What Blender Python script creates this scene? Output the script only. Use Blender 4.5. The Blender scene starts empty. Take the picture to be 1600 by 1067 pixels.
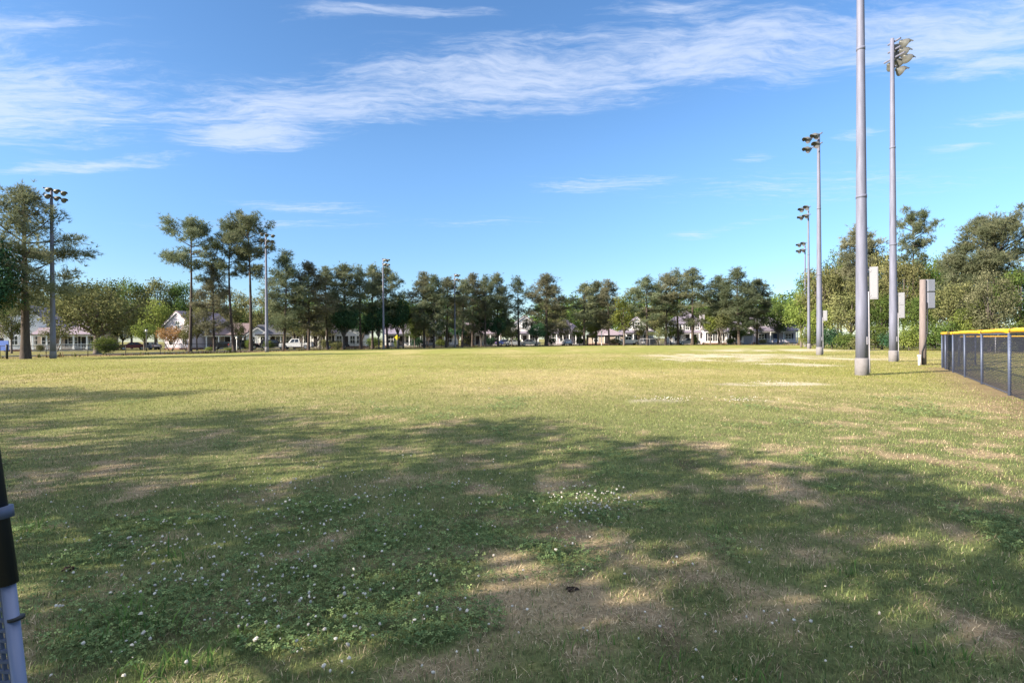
import bpy, math, random
import numpy as np
from mathutils import Matrix, Vector

R = math.radians
SC = bpy.context.scene
COL = SC.collection
SEED = np.random.default_rng(7)
random.seed(7)

# ------------------------------------------------------------------ camera, sun, sky, exposure
F, CX, CY, HC = 850.0, 800.0, 533.5, 1.5           # focal length in photo pixels, eye height 1.5 m
PITCH, ROLL = R(0.236), R(0.40)
cam_d = bpy.data.cameras.new('camera'); cam = bpy.data.objects.new('camera', cam_d); COL.objects.link(cam)
cam_d.sensor_width = 36.0; cam_d.lens = F / 1600 * 36; cam_d.clip_start = 0.05; cam_d.clip_end = 9000
_f = Vector((0, math.cos(PITCH), -math.sin(PITCH)))
_r = Vector((math.cos(ROLL), 0, -math.sin(ROLL)))
_u = _r.cross(_f).normalized(); _r = _f.cross(_u).normalized()
cam.matrix_world = Matrix(((_r.x, _u.x, -_f.x, 0), (_r.y, _u.y, -_f.y, 0), (_r.z, _u.z, -_f.z, HC), (0, 0, 0, 1)))
SC.camera = cam

SUN_EL = R(27.0)
SH = Vector((0.915, 0.403)).normalized()            # ground direction in which shadows fall
sun_d = bpy.data.lights.new('sun', 'SUN'); sun = bpy.data.objects.new('sun', sun_d); COL.objects.link(sun)
sun_d.energy = 5.0; sun_d.angle = R(0.53); sun_d.color = (1.0, 0.89, 0.73)
to_sun = Vector((-SH.x * math.cos(SUN_EL), -SH.y * math.cos(SUN_EL), math.sin(SUN_EL)))
sun.rotation_euler = (-to_sun).to_track_quat('-Z', 'Y').to_euler()
sun.location = (-40, -30, 40)

SC.view_settings.view_transform = 'Standard'; SC.view_settings.look = 'None'
SC.view_settings.gamma = 1.0; SC.view_settings.exposure = 1.66
SC.render.engine = 'CYCLES'
SC.cycles.max_bounces = 6; SC.cycles.transparent_max_bounces = 24
SC.cycles.diffuse_bounces = 3; SC.cycles.sample_clamp_indirect = 6.0


class NT:
    """small helper around a node tree"""
    def __init__(s, nt): s.nt = nt; s.L = nt.links
    def n(s, typ, **kw):
        x = s.nt.nodes.new(typ)
        for k, v in kw.items(): setattr(x, k, v)
        return x
    def put(s, sock, v):
        if hasattr(v, 'is_linked') or isinstance(v, bpy.types.NodeSocket): s.L.new(v, sock)
        else: sock.default_value = v
    def math(s, op, a, b=0.0, c=0.0, clamp=False):
        x = s.n('ShaderNodeMath', operation=op); x.use_clamp = clamp
        for i, v in enumerate((a, b, c)): s.put(x.inputs[i], v)
        return x.outputs[0]
    def mix(s, fac, a, b, mode='MIX'):
        x = s.n('ShaderNodeMix', data_type='RGBA', blend_type=mode)
        s.put(x.inputs[0], fac); s.put(x.inputs[6], a); s.put(x.inputs[7], b)
        return x.outputs[2]
    def rng(s, v, a, b, c=0.0, d=1.0, smooth=False):
        x = s.n('ShaderNodeMapRange'); x.clamp = True
        if smooth: x.interpolation_type = 'SMOOTHSTEP'
        for i, q in enumerate((v, a, b, c, d)): s.put(x.inputs[i], q)
        return x.outputs[0]
    def noise(s, vec, scale, detail=4, rough=0.55, dist=0.0):
        x = s.n('ShaderNodeTexNoise'); 
        if vec is not None: s.put(x.inputs['Vector'], vec)
        x.inputs['Scale'].default_value = scale; x.inputs['Detail'].default_value = detail
        x.inputs['Roughness'].default_value = rough; x.inputs['Distortion'].default_value = dist
        return x.outputs['Fac']
    def mapping(s, vec, loc=(0, 0, 0), rot=(0, 0, 0), scale=(1, 1, 1), typ='POINT'):
        x = s.n('ShaderNodeMapping', vector_type=typ)
        s.put(x.inputs['Vector'], vec); x.inputs['Location'].default_value = loc
        x.inputs['Rotation'].default_value = rot; x.inputs['Scale'].default_value = scale
        return x.outputs[0]


def c4(c): return (c[0], c[1], c[2], 1.0)


def build_world():
    w = bpy.data.worlds.new('World'); SC.world = w; w.use_nodes = True
    nt = w.node_tree; nt.nodes.clear(); T = NT(nt)
    sky = T.n('ShaderNodeTexSky', sky_type='NISHITA'); sky.sun_disc = False
    sky.sun_elevation = SUN_EL
    sky.sun_rotation = math.atan2(to_sun.x, to_sun.y)
    sky.altitude = 10; sky.air_density = 1.0; sky.dust_density = 0.25; sky.ozone_density = 3.2
    hs = T.n('ShaderNodeHueSaturation'); hs.inputs['Saturation'].default_value = 1.14
    hs.inputs['Hue'].default_value = 0.502
    T.L.new(sky.outputs[0], hs.inputs['Color'])
    skyc = hs.outputs[0]
    tc = T.n('ShaderNodeTexCoord'); sep = T.n('ShaderNodeSeparateXYZ'); T.L.new(tc.outputs['Generated'], sep.inputs[0])
    z = T.math('MAXIMUM', sep.outputs[2], 0.035)
    cmb = T.n('ShaderNodeCombineXYZ')
    T.L.new(T.math('DIVIDE', sep.outputs[0], z), cmb.inputs[0]); T.L.new(T.math('DIVIDE', sep.outputs[1], z), cmb.inputs[1])
    uv = cmb.outputs[0]                                  # a flat high cloud layer seen from the ground
    warp = T.n('ShaderNodeTexNoise'); T.L.new(uv, warp.inputs['Vector']); warp.inputs['Scale'].default_value = 1.6; warp.inputs['Detail'].default_value = 4
    wv = T.n('ShaderNodeVectorMath', operation='SUBTRACT'); T.L.new(warp.outputs['Color'], wv.inputs[0]); wv.inputs[1].default_value = (0.5, 0.5, 0.5)
    ws = T.n('ShaderNodeVectorMath', operation='SCALE'); T.L.new(wv.outputs[0], ws.inputs[0]); ws.inputs['Scale'].default_value = 0.36
    wa = T.n('ShaderNodeVectorMath', operation='ADD'); T.L.new(uv, wa.inputs[0]); T.L.new(ws.outputs[0], wa.inputs[1])
    uvw = wa.outputs[0]

    def cl(px, py):
        zz = max((530 - py) / F, 0.05)
        return ((px - 800) / F / zz, 1.0 / zz)
    blobs = [  # two ends of a streak, half thickness, weight
        (150, 200, 900, 135, 40, .85), (420, 150, 1250, 100, 52, .85), (800, 110, 1500, 72, 60, .85), (1150, 80, 1900, 40, 70, .88),
        (-420, 175, 290, 120, 86, 1.05), (-200, 55, 215, 35, 26, .62), (255, 222, 530, 203, 26, 1.1),
        (-40, 268, 320, 235, 10, .8), (1380, 128, 1700, 105, 26, .8), (1100, 130, 1400, 110, 22, .45),
        (340, 312, 620, 330, 12, .55), (800, 291, 1090, 283, 14, .6), (1130, 257, 1225, 250, 9, .55),
        (1290, 219, 1400, 212, 12, .62), (1040, 374, 1120, 366, 10, .55), (1440, 243, 1560, 234, 8, .55),
        (1490, 198, 1680, 178, 15, .6), (420, 30, 830, 10, 16, .6), (150, 352, 700, 346, 9, .34),
        (950, 300, 1620, 290, 30, .32), (1020, 380, 1300, 330, 6, .3), (600, 350, 900, 344, 8, .3), (880, 30, 1200, 12, 18, .5)]
    dens = None
    for (x0, y0, x1, y1, th, wgt) in blobs:
        a = cl(x0, y0); b = cl(x1, y1); mx, my = (x0 + x1) / 2, (y0 + y1) / 2
        t = abs(cl(mx, my + th)[1] - cl(mx, my - th)[1]) / 2
        c = ((a[0] + b[0]) / 2, (a[1] + b[1]) / 2)
        ln = math.hypot(b[0] - a[0], b[1] - a[1]) / 2; an = math.atan2(b[1] - a[1], b[0] - a[0])
        m = T.mapping(uvw, (c[0], c[1], 0), (0, 0, an), (ln * 1.25, t * 1.5, 1), 'TEXTURE')
        vl = T.n('ShaderNodeVectorMath', operation='LENGTH'); T.L.new(m, vl.inputs[0])
        v = T.rng(vl.outputs['Value'], 1.0, 0.0, 0.0, wgt, smooth=True)
        dens = v if dens is None else T.math('MAXIMUM', dens, v)
    n1 = T.noise(T.mapping(uvw, rot=(0, 0, R(14)), scale=(1.1, 5.2, 1)), 1.9, 9, 0.62, 0.25)
    n2 = T.noise(T.mapping(uvw, rot=(0, 0, R(-24)), scale=(3.2, 9.0, 1)), 3.0, 8, 0.66, 0.2)
    n3 = T.noise(uv, 0.55, 4, 0.5)
    nn = T.math('ADD', T.math('MULTIPLY', n1, 0.55), T.math('MULTIPLY', n2, 0.45))
    # elsewhere in the sky (behind the camera) thin cirrus by noise, plus unseen overhead cover added for fill light
    thin = T.math('ADD', T.math('MULTIPLY', T.rng(n3, 0.5, 0.75), 0.18), T.math('MULTIPLY', T.rng(sep.outputs[2], 0.58, 0.75), 0.95))
    amt = T.math('ADD', T.math('ADD', dens, thin), T.math('MULTIPLY', T.math('SUBTRACT', nn, 0.5), 2.7))
    gate = T.math('MAXIMUM', T.rng(dens, 0.0, 0.22), T.rng(sep.outputs[2], 0.6, 0.8))
    alpha = T.math('MULTIPLY', T.rng(amt, 0.06, 1.15, 0.0, 0.64, smooth=True), T.math('ADD', T.math('MULTIPLY', gate, 0.95), 0.05))
    hor = T.rng(sep.outputs[2], 0.04, 0.16)
    alpha = T.math('MULTIPLY', alpha, hor)
    low = T.rng(sep.outputs[2], 0.0, 0.34, 0.75, 1.0, smooth=True)
    lc = T.n('ShaderNodeCombineColor'); T.L.new(T.math('POWER', low, 1.7), lc.inputs[0]); T.L.new(T.math('POWER', low, 1.3), lc.inputs[1]); T.L.new(T.math('POWER', low, 0.8), lc.inputs[2])
    skyc = T.mix(1.0, skyc, lc.outputs[0], 'MULTIPLY')
    sc = T.mix(1.0, skyc, (SKY_K, SKY_K, SKY_K, 1), 'MULTIPLY')
    fill_veil = T.rng(sep.outputs[2], 0.58, 0.78, 0.0, 0.85, smooth=True)       # unseen bright cloud cap added high overhead to lift the shade
    out = T.mix(alpha, sc, (0.278, 0.306, 0.365, 1))
    out = T.mix(fill_veil, out, (0.47, 0.505, 0.58, 1))
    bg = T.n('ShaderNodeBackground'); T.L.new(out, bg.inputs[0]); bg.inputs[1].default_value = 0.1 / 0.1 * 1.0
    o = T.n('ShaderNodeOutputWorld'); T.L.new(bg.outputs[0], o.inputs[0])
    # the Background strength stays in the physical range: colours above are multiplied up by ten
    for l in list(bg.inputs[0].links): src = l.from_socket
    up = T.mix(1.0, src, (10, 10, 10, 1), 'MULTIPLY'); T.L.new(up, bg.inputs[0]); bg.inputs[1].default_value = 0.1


SKY_K = 0.0785
build_world()


# ------------------------------------------------------------------ pixel <-> place (used only to read positions off the photo)
def horizon(px): return 530.0 - (px - 800) * math.tan(ROLL)
def at(px, D):
    py = horizon(px) + F * HC / D
    v = _f + _r * ((px - CX) / F) + _u * ((CY - py) / F)
    return v.x / v.y * D, D
def ztop(px, py, D): return HC + (horizon(px) - py) / F * D
def width(n, D): return n / F * D


# ------------------------------------------------------------------ mesh helpers
class MB:
    def __init__(s): s.v = []; s.f = []; s.n = 0; s.t = []; s.c = []
    def add(s, V, Fs, tint=None, col=None):
        V = np.asarray(V, np.float32).reshape(-1, 3)
        for q in (Fs if isinstance(Fs, list) and len(Fs) and isinstance(Fs[0], np.ndarray) else [np.asarray(Fs, np.int64)]):
            if q.size: s.f.append(q + s.n)
        s.v.append(V); s.n += len(V)
        if tint is not None: s.t.append(np.broadcast_to(np.asarray(tint, np.float32), (len(V),)))
        if col is not None: s.c.append(np.asarray(col, np.float32).reshape(-1, 3))
        return s
    def box(s, x0, x1, y0, y1, z0, z1, M=None):
        V = np.array([(x, y, z) for z in (z0, z1) for (x, y) in ((x0, y0), (x1, y0), (x1, y1), (x0, y1))], np.float32)
        if M is not None: V = V @ np.array(M.to_3x3()).T + np.array(M.translation)
        return s.add(V, [(0, 3, 2, 1), (4, 5, 6, 7), (0, 1, 5, 4), (1, 2, 6, 5), (2, 3, 7, 6), (3, 0, 4, 7)])
    def prism(s, poly, axis, a0, a1):
        """polygon of (p, q) pairs swept along an axis: 'x' -> (a, p, q), 'y' -> (p, a, q)"""
        k = len(poly); f = (lambda a, p, q: (a, p, q)) if axis == 'x' else (lambda a, p, q: (p, a, q))
        V = [f(a0, *p) for p in poly] + [f(a1, *p) for p in poly]
        base = s.n; s.add(V, [(i, (i + 1) % k, k + (i + 1) % k, k + i) for i in range(k)])
        s.f.append(('poly', [base + i for i in range(k)][::-1])); s.f.append(('poly', [base + k + i for i in range(k)]))
        return s
    def slab(s, P, th):
        P = [Vector(p) for p in P]; nrm = (P[1] - P[0]).cross(P[3] - P[0]).normalized() * th
        V = [tuple(p) for p in P] + [tuple(p + nrm) for p in P]
        return s.add(V, [(0, 3, 2, 1), (4, 5, 6, 7), (0, 1, 5, 4), (1, 2, 6, 5), (2, 3, 7, 6), (3, 0, 4, 7)])
    def tube(s, pts, rad, n=8, cap=True):
        pts = [Vector(p) for p in pts]; k = len(pts)
        if not hasattr(rad, '__len__'): rad = [rad] * k
        V = []; ref = None
        for i, p in enumerate(pts):
            d = (pts[min(i + 1, k - 1)] - pts[max(i - 1, 0)]).normalized()
            if ref is None: ref = Vector((1, 0, 0)) if abs(d.x) < 0.8 else Vector((0, 1, 0))
            a = (ref - d * ref.dot(d)).normalized(); ref = a; b = d.cross(a)
            for j in range(n):
                t = 2 * math.pi * j / n; V.append(p + (a * math.cos(t) + b * math.sin(t)) * rad[i])
        Q = [(i * n + j, i * n + (j + 1) % n, (i + 1) * n + (j + 1) % n, (i + 1) * n + j) for i in range(k - 1) for j in range(n)]
        base = s.n; s.add([tuple(v) for v in V], Q)
        if cap:
            s.f.append(('poly', [base + j for j in range(n)][::-1])); s.f.append(('poly', [base + (k - 1) * n + j for j in range(n)]))
        return s
    def build(s, name, mat, parent=None, smooth=False):
        me = bpy.data.meshes.new(name)
        V = np.concatenate(s.v) if s.v else np.zeros((0, 3), np.float32)
        li, sz = [], []
        for q in s.f:
            if isinstance(q, tuple): li.append(np.array(q[1])); sz.append(np.array([len(q[1])]))
            else: li.append(q.reshape(-1)); sz.append(np.full(len(q), q.shape[1]))
        L = np.concatenate(li).astype(np.int32); S = np.concatenate(sz).astype(np.int32)
        me.vertices.add(len(V)); me.vertices.foreach_set('co', V.reshape(-1))
        me.loops.add(len(L)); me.loops.foreach_set('vertex_index', L)
        me.polygons.add(len(S)); st = np.zeros(len(S), np.int32); st[1:] = np.cumsum(S)[:-1]
        me.polygons.foreach_set('loop_start', st)
        try: me.polygons.foreach_set('loop_total', S)
        except Exception: pass
        me.polygons.foreach_set('use_smooth', np.full(len(S), bool(smooth)))
        if s.t:
            a = me.attributes.new('tint', 'FLOAT', 'POINT'); a.data.foreach_set('value', np.concatenate(s.t).astype(np.float32))
        if s.c:
            a = me.attributes.new('Col', 'FLOAT_COLOR', 'POINT'); c = np.concatenate(s.c)
            a.data.foreach_set('color', np.concatenate([c, np.ones((len(c), 1), np.float32)], 1).reshape(-1))
        me.update(calc_edges=True); me.validate()
        if mat is not None: me.materials.append(mat)
        o = bpy.data.objects.new(name, me); COL.objects.link(o)
        if parent is not None: o.parent = parent
        return o


def thing(name, label, cat, loc=(0, 0, 0), rz=0.0, group=None):
    o = bpy.data.objects.new(name, None); COL.objects.link(o); o.empty_display_size = 0.3
    o.location = loc; o.rotation_euler = (0, 0, rz); o['label'] = label; o['category'] = cat
    if group: o['group'] = group
    return o
def tag(o, label, cat, group=None):
    o['label'] = label; o['category'] = cat
    if group: o['group'] = group
    return o
def kids(o): return [c for c in KIDS.get(o.name, [])]
KIDS = {}
def note(root):
    """remember the children of a prototype (parent.children is slow on big scenes)"""
    for o in list(COL.objects):
        if o.parent is not None: KIDS.setdefault(o.parent.name, [])
        if o.parent is not None and o not in KIDS[o.parent.name]: KIDS[o.parent.name].append(o)
def dup(root, parent=None):
    r = root.copy(); COL.objects.link(r)
    if parent is not None: r.parent = parent
    for ch in root.children: dup(ch, r)
    return r


# ------------------------------------------------------------------ materials
def material(name, base=(0.5, 0.5, 0.5), rough=0.7, metal=0.0, var=0.0, scale=4.0, col2=None, stretch=(1, 1, 1), bump=0.0, spec=0.3):
    m = bpy.data.materials.new(name); m.use_nodes = True; T = NT(m.node_tree)
    b = m.node_tree.nodes['Principled BSDF']; b.inputs['Roughness'].default_value = rough; b.inputs['Metallic'].default_value = metal
    b.inputs['Specular IOR Level'].default_value = spec
    b.inputs['Base Color'].default_value = c4(base)
    if var or col2:
        tc = T.n('ShaderNodeTexCoord'); v = T.mapping(tc.outputs['Object'], scale=stretch)
        f = T.rng(T.noise(v, scale, 6, 0.6), 0.3, 0.7)
        c2 = col2 or tuple(x * (1 - var) for x in base)
        T.L.new(T.mix(f, c4(base), c4(c2)), b.inputs['Base Color'])
        if bump:
            bp = T.n('ShaderNodeBump'); bp.inputs['Strength'].default_value = bump; bp.inputs['Distance'].default_value = 0.02
            T.L.new(T.noise(v, scale * 3, 4), bp.inputs['Height']); T.L.new(bp.outputs[0], b.inputs['Normal'])
    return m


def foliage(name, dark, mid, light, trans=0.3, hue=0.015, val=0.25, scale=0.35):
    m = bpy.data.materials.new(name); m.use_nodes = True; nt = m.node_tree; nt.nodes.clear(); T = NT(nt)
    at_ = T.n('ShaderNodeAttribute', attribute_name='tint'); oi = T.n('ShaderNodeObjectInfo'); tc = T.n('ShaderNodeTexCoord')
    nz = T.noise(tc.outputs['Object'], scale, 3)
    f = T.math('ADD', T.math('MULTIPLY', at_.outputs['Fac'], 0.6), T.math('MULTIPLY', T.rng(nz, 0.3, 0.7), 0.4))
    c = T.mix(T.rng(f, 0.0, 0.5), c4(dark), c4(mid)); c = T.mix(T.rng(f, 0.5, 1.0), c, c4(light))
    hs = T.n('ShaderNodeHueSaturation')
    T.L.new(T.rng(oi.outputs['Random'], 0, 1, 0.5 - hue, 0.5 + hue), hs.inputs['Hue'])
    rv = T.math('FRACT', T.math('MULTIPLY', oi.outputs['Random'], 7.31))
    T.L.new(T.rng(rv, 0, 1, 1 - val, 1 + val), hs.inputs['Value']); T.L.new(c, hs.inputs['Color'])
    d = T.n('ShaderNodeBsdfDiffuse'); tr = T.n('ShaderNodeBsdfTranslucent'); mx = T.n('ShaderNodeMixShader'); mx.inputs[0].default_value = trans
    T.L.new(hs.outputs[0], d.inputs[0]); T.L.new(hs.outputs[0], tr.inputs[0]); T.L.new(d.outputs[0], mx.inputs[1]); T.L.new(tr.outputs[0], mx.inputs[2])
    o = T.n('ShaderNodeOutputMaterial'); T.L.new(mx.outputs[0], o.inputs[0])
    return m


MAT = dict(
    pole=material('galvanised_steel', (0.165, 0.172, 0.235), 0.65, 0.1, 0.34, 2.2, stretch=(3, 3, 0.4)),
    concrete=material('concrete', (0.20, 0.187, 0.195), 0.9, 0, 0.25, 6),
    lamp=material('lamp_housing', (0.165, 0.165, 0.155), 0.5, 0.2, 0.45, 3),
    lens=material('lamp_glass', (0.10, 0.10, 0.11), 0.15, 0.0),
    box=material('pale_grey_cabinet', (0.30, 0.30, 0.325), 0.5, 0.1, 0.12, 2),
    box_grey=material('grey_cabinet', (0.24, 0.25, 0.30), 0.5, 0.2, 0.15, 2),
    wood=material('weathered_wood', (0.20, 0.165, 0.16), 0.9, 0, 0.35, 5, stretch=(6, 6, 0.5), bump=0.3),
    steel_post=material('grey_post', (0.34, 0.33, 0.37), 0.6, 0.2, 0.2, 3),
    black=material('black_coating', (0.016, 0.017, 0.020), 0.5, 0, 0.2, 4),
    blue_post=material('navy_post', (0.085, 0.105, 0.17), 0.5, 0.1, 0.3, 4),
    mesh=material('dark_mesh_wire', (0.028, 0.03, 0.045), 0.6),
    yellow=material('yellow_plastic', (0.80, 0.42, 0.015), 0.45, 0, 0.14, 3),
    bark=material('pine_bark', (0.085, 0.065, 0.055), 0.95, 0, 0.5, 3, stretch=(4, 4, 0.8), bump=0.6),
    bark_grey=material('grey_bark', (0.15, 0.125, 0.11), 0.95, 0, 0.4, 3, stretch=(4, 4, 1), bump=0.5),
    white=material('white_siding', (0.68, 0.67, 0.67), 0.7, 0, 0.08, 1.2, stretch=(0.3, 0.3, 5)),
    cream=material('cream_siding', (0.60, 0.56, 0.50), 0.7, 0, 0.1, 1.2, stretch=(0.3, 0.3, 5)),
    lilac=material('lilac_grey_siding', (0.46, 0.42, 0.47), 0.7, 0, 0.1, 1.2, stretch=(0.3, 0.3, 5)),
    tan=material('tan_siding', (0.42, 0.35, 0.29), 0.75, 0, 0.12, 1.2, stretch=(0.3, 0.3, 5)),
    pink=material('pink_siding', (0.50, 0.32, 0.31), 0.75, 0, 0.1, 1.2, stretch=(0.3, 0.3, 5)),
    trim=material('white_trim', (0.76, 0.76, 0.76), 0.5),
    roof_p=material('purple_grey_shingle', (0.20, 0.175, 0.22), 0.9, 0, 0.3, 5),
    roof_b=material('brown_shingle', (0.18, 0.13, 0.13), 0.9, 0, 0.3, 5),
    roof_d=material('dark_shingle', (0.07, 0.07, 0.085), 0.9, 0, 0.3, 5),
    roof_m=material('mauve_shingle', (0.25, 0.20, 0.23), 0.9, 0, 0.3, 5),
    glass=material('window_glass', (0.02, 0.025, 0.03), 0.08, spec=0.6),
    shutter=material('dark_shutter', (0.02, 0.022, 0.028), 0.6),
    door_blue=material('navy_door', (0.03, 0.05, 0.12), 0.5),
    door_dark=material('dark_door', (0.035, 0.03, 0.03), 0.5),
    brick=material('brick', (0.22, 0.12, 0.09), 0.9, 0, 0.4, 8),
    tyre=material('tyre_rubber', (0.015, 0.015, 0.016), 0.8),
    rim=material('alloy_rim', (0.45, 0.45, 0.46), 0.35, 0.8),
    car_white=material('white_paint', (0.72, 0.72, 0.73), 0.25, spec=0.5),
    car_silver=material('silver_paint', (0.36, 0.38, 0.42), 0.28, 0.5),
    car_black=material('black_paint', (0.015, 0.016, 0.02), 0.25, spec=0.5),
    car_red=material('dark_red_paint', (0.16, 0.02, 0.035), 0.25, spec=0.5),
    car_blue=material('blue_paint', (0.04, 0.07, 0.22), 0.25, spec=0.5),
    light=material('lamp_lens', (0.6, 0.6, 0.6), 0.2), red_light=material('red_lens', (0.35, 0.02, 0.02), 0.3),
    blue_panel=material('blue_board', (0.05, 0.11, 0.36), 0.7, 0, 0.2, 2),
    asphalt=material('asphalt', (0.06, 0.06, 0.062), 0.9, 0, 0.3, 2),
    kerb=material('kerb_concrete', (0.33, 0.31, 0.29), 0.9, 0, 0.3, 3),
    silver=material('bare_galvanised_pipe', (0.15, 0.17, 0.25), 0.5, 0.5),
    yellow_sign=material('yellow_sign_face', (0.62, 0.50, 0.03), 0.5),
    soil=material('dark_soil', (0.05, 0.032, 0.024), 1.0, 0, 0.5, 30),
)
MAT['pine'] = foliage('pine_needles', (0.066, 0.088, 0.050), (0.145, 0.168, 0.098), (0.26, 0.265, 0.165), 0.38)
MAT['pine_warm'] = foliage('brownish_pine_needles', (0.076, 0.086, 0.055), (0.170, 0.170, 0.108), (0.29, 0.27, 0.175), 0.38)
MAT['oak'] = foliage('olive_oak_leaves', (0.056, 0.067, 0.028), (0.133, 0.140, 0.060), (0.280, 0.266, 0.119), 0.25)
MAT['leaf'] = foliage('green_leaves', (0.036, 0.064, 0.020), (0.087, 0.129, 0.036), (0.189, 0.224, 0.063), 0.35)
MAT['lime'] = foliage('light_green_leaves', (0.066, 0.098, 0.024), (0.145, 0.180, 0.046), (0.275, 0.295, 0.085), 0.36)
MAT['deep'] = foliage('deep_green_leaves', (0.017, 0.050, 0.031), (0.039, 0.087, 0.045), (0.084, 0.140, 0.063), 0.3)
MAT['vine'] = foliage('grey_green_vine', (0.055, 0.066, 0.034), (0.135, 0.145, 0.080), (0.27, 0.265, 0.155), 0.25)
MAT['rust'] = foliage('rusty_leaves', (0.112, 0.077, 0.035), (0.252, 0.154, 0.070), (0.420, 0.280, 0.140), 0.35)


# ------------------------------------------------------------------ noise on the ground plane
def vnoise(x, y, s):
    def h(i, j):
        n = (i * 374761393 + j * 668265263 + s * 974711) & 0x7fffffff
        n = ((n ^ (n >> 13)) * 1274126177) & 0x7fffffff
        return ((n ^ (n >> 16)) & 0xffff) / 65535.0
    xi = np.floor(x).astype(np.int64); yi = np.floor(y).astype(np.int64); fx = x - xi; fy = y - yi
    fx = fx * fx * (3 - 2 * fx); fy = fy * fy * (3 - 2 * fy)
    return (h(xi, yi) * (1 - fx) + h(xi + 1, yi) * fx) * (1 - fy) + (h(xi, yi + 1) * (1 - fx) + h(xi + 1, yi + 1) * fx) * fy
def fbm(x, y, s, o=4, r=0.5):
    a = 1.0; t = 0.0; k = 0.0
    for i in range(o):
        t = t + a * vnoise(x * 2 ** i + 17.3 * i, y * 2 ** i - 9.1 * i, s + i); k += a; a *= r
    return t / k
def sstep(a, b, v): t = np.clip((v - a) / (b - a), 0, 1); return t * t * (3 - 2 * t)
def blob(x, y, px0, py0, rx, ry):
    """soft ellipse on the ground round the place seen at photo pixel (px0, py0); radii in metres"""
    D = F * HC / (py0 - horizon(px0)); cx, cy = at(px0, D)
    return np.clip(1 - ((x - cx) / rx) ** 2 - ((y - cy) / ry) ** 2, 0, 1)
def ground_z(x, y):
    return (0.05 * (fbm(x / 2.3, y / 2.3, 5, 3) - 0.5) + 0.03 * (fbm(x / 0.6, y / 0.6, 9, 2) - 0.5)) * np.clip(1.25 - np.hypot(x, y) / 18, 0, 1)
def clover_at(x, y):
    c = np.zeros_like(x)
    for p in ((420, 900, 1.5, 0.9), (300, 840, 1.6, 0.7), (560, 850, 1.3, 0.8), (915, 795, 0.95, 0.75), (330, 980, 0.9, 0.5), (560, 790, 1.5, 1.0), (820, 880, .6, .4), (640, 970, .6, .35)):
        c = np.maximum(c, sstep(0.0, 0.6, blob(x, y, *p)))
    return np.clip(c * 1.2 * sstep(0.38, 0.62, fbm(x / 0.6, y / 0.6, 31, 5, 0.6)) + 0.9 * sstep(0.64, 0.76, fbm(x / 1.3, y / 1.3, 77, 4)) * (y < 20), 0, 1)
def green_at(x, y):
    n = 0.38 * fbm(x / 1.5, y / 1.5, 41, 4, 0.6) + 0.62 * fbm(x / 0.34, y / 0.34, 43, 3, 0.62); big = fbm(x / 9, y / 6, 61, 4)
    g = sstep(0.305, 0.52, n * 0.85 + big * 0.15)
    far = sstep(9, 24, y)
    g = g * (1 - far) + far * sstep(0.33, 0.62, big)
    for (px, py, rx, ry, k) in ((690, 930, .55, .35, -.8), (650, 880, .6, .35, -.6), (1060, 975, .5, .25, -.7), (620, 760, 1.2, .6, -.5), (1260, 860, .8, .4, -.5),
                                (90, 960, .8, .5, -.9), (200, 700, 3, 1.4, -.6), (1500, 1000, .5, .2, -.5), (1250, 1010, 1.0, .5, .5), (1350, 900, 1.2, .7, .4)):
        g = g + k * 0.4 * blob(x, y, px, py, rx, ry)
    return np.clip(g, 0, 1)

EDGE = [(-400, 44), (-150, 47), (0, 51), (300, 65), (440, 77), (600, 94), (800, 115), (1000, 118), (1240, 103), (1500, 92), (1900, 80)]
EDGE_P = [at(p, d) for p, d in EDGE]
def edge_dist(x, y):
    """distance beyond the far edge of the playing field (positive outside)"""
    best = np.full(x.shape, 1e9); sg = np.zeros(x.shape)
    for (ax, ay), (bx, by) in zip(EDGE_P[:-1], EDGE_P[1:]):
        dx, dy = bx - ax, by - ay; L = math.hypot(dx, dy)
        t = np.clip(((x - ax) * dx + (y - ay) * dy) / L ** 2, 0, 1)
        d = np.hypot(x - ax - t * dx, y - ay - t * dy); s = (dx * (y - ay) - dy * (x - ax)) / L
        m = d < best; best = np.where(m, d, best); sg = np.where(m, np.where(s >= 0, 1, -1), sg)
    return best * sg
FENCE_A = [(20.4, 25.8), (12.45, 13.6), (8.5, 7.55)]
def seg_dist(x, y, a, b):
    dx, dy = b[0] - a[0], b[1] - a[1]
    t = np.clip(((x - a[0]) * dx + (y - a[1]) * dy) / (dx * dx + dy * dy), 0, 1)
    return np.hypot(x - a[0] - t * dx, y - a[1] - t * dy)


# ------------------------------------------------------------------ ground
def pale_at(x, y):
    pale = np.zeros_like(x)
    for p in ((1150, 556, 9, 9), (1090, 562, 6, 5), (1230, 570, 4, 2.4), (1210, 600, 2.2, 0.9), (1040, 627, 1.1, 0.5), (1160, 627, .9, .5), (1215, 547, 14, 9), (1300, 560, 5, 4)):
        pale = np.maximum(pale, sstep(0, 0.7, blob(x, y, *p)))
    return pale * sstep(0.38, 0.62, fbm(x / 1.6, y / 3.0, 23, 4))


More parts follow.
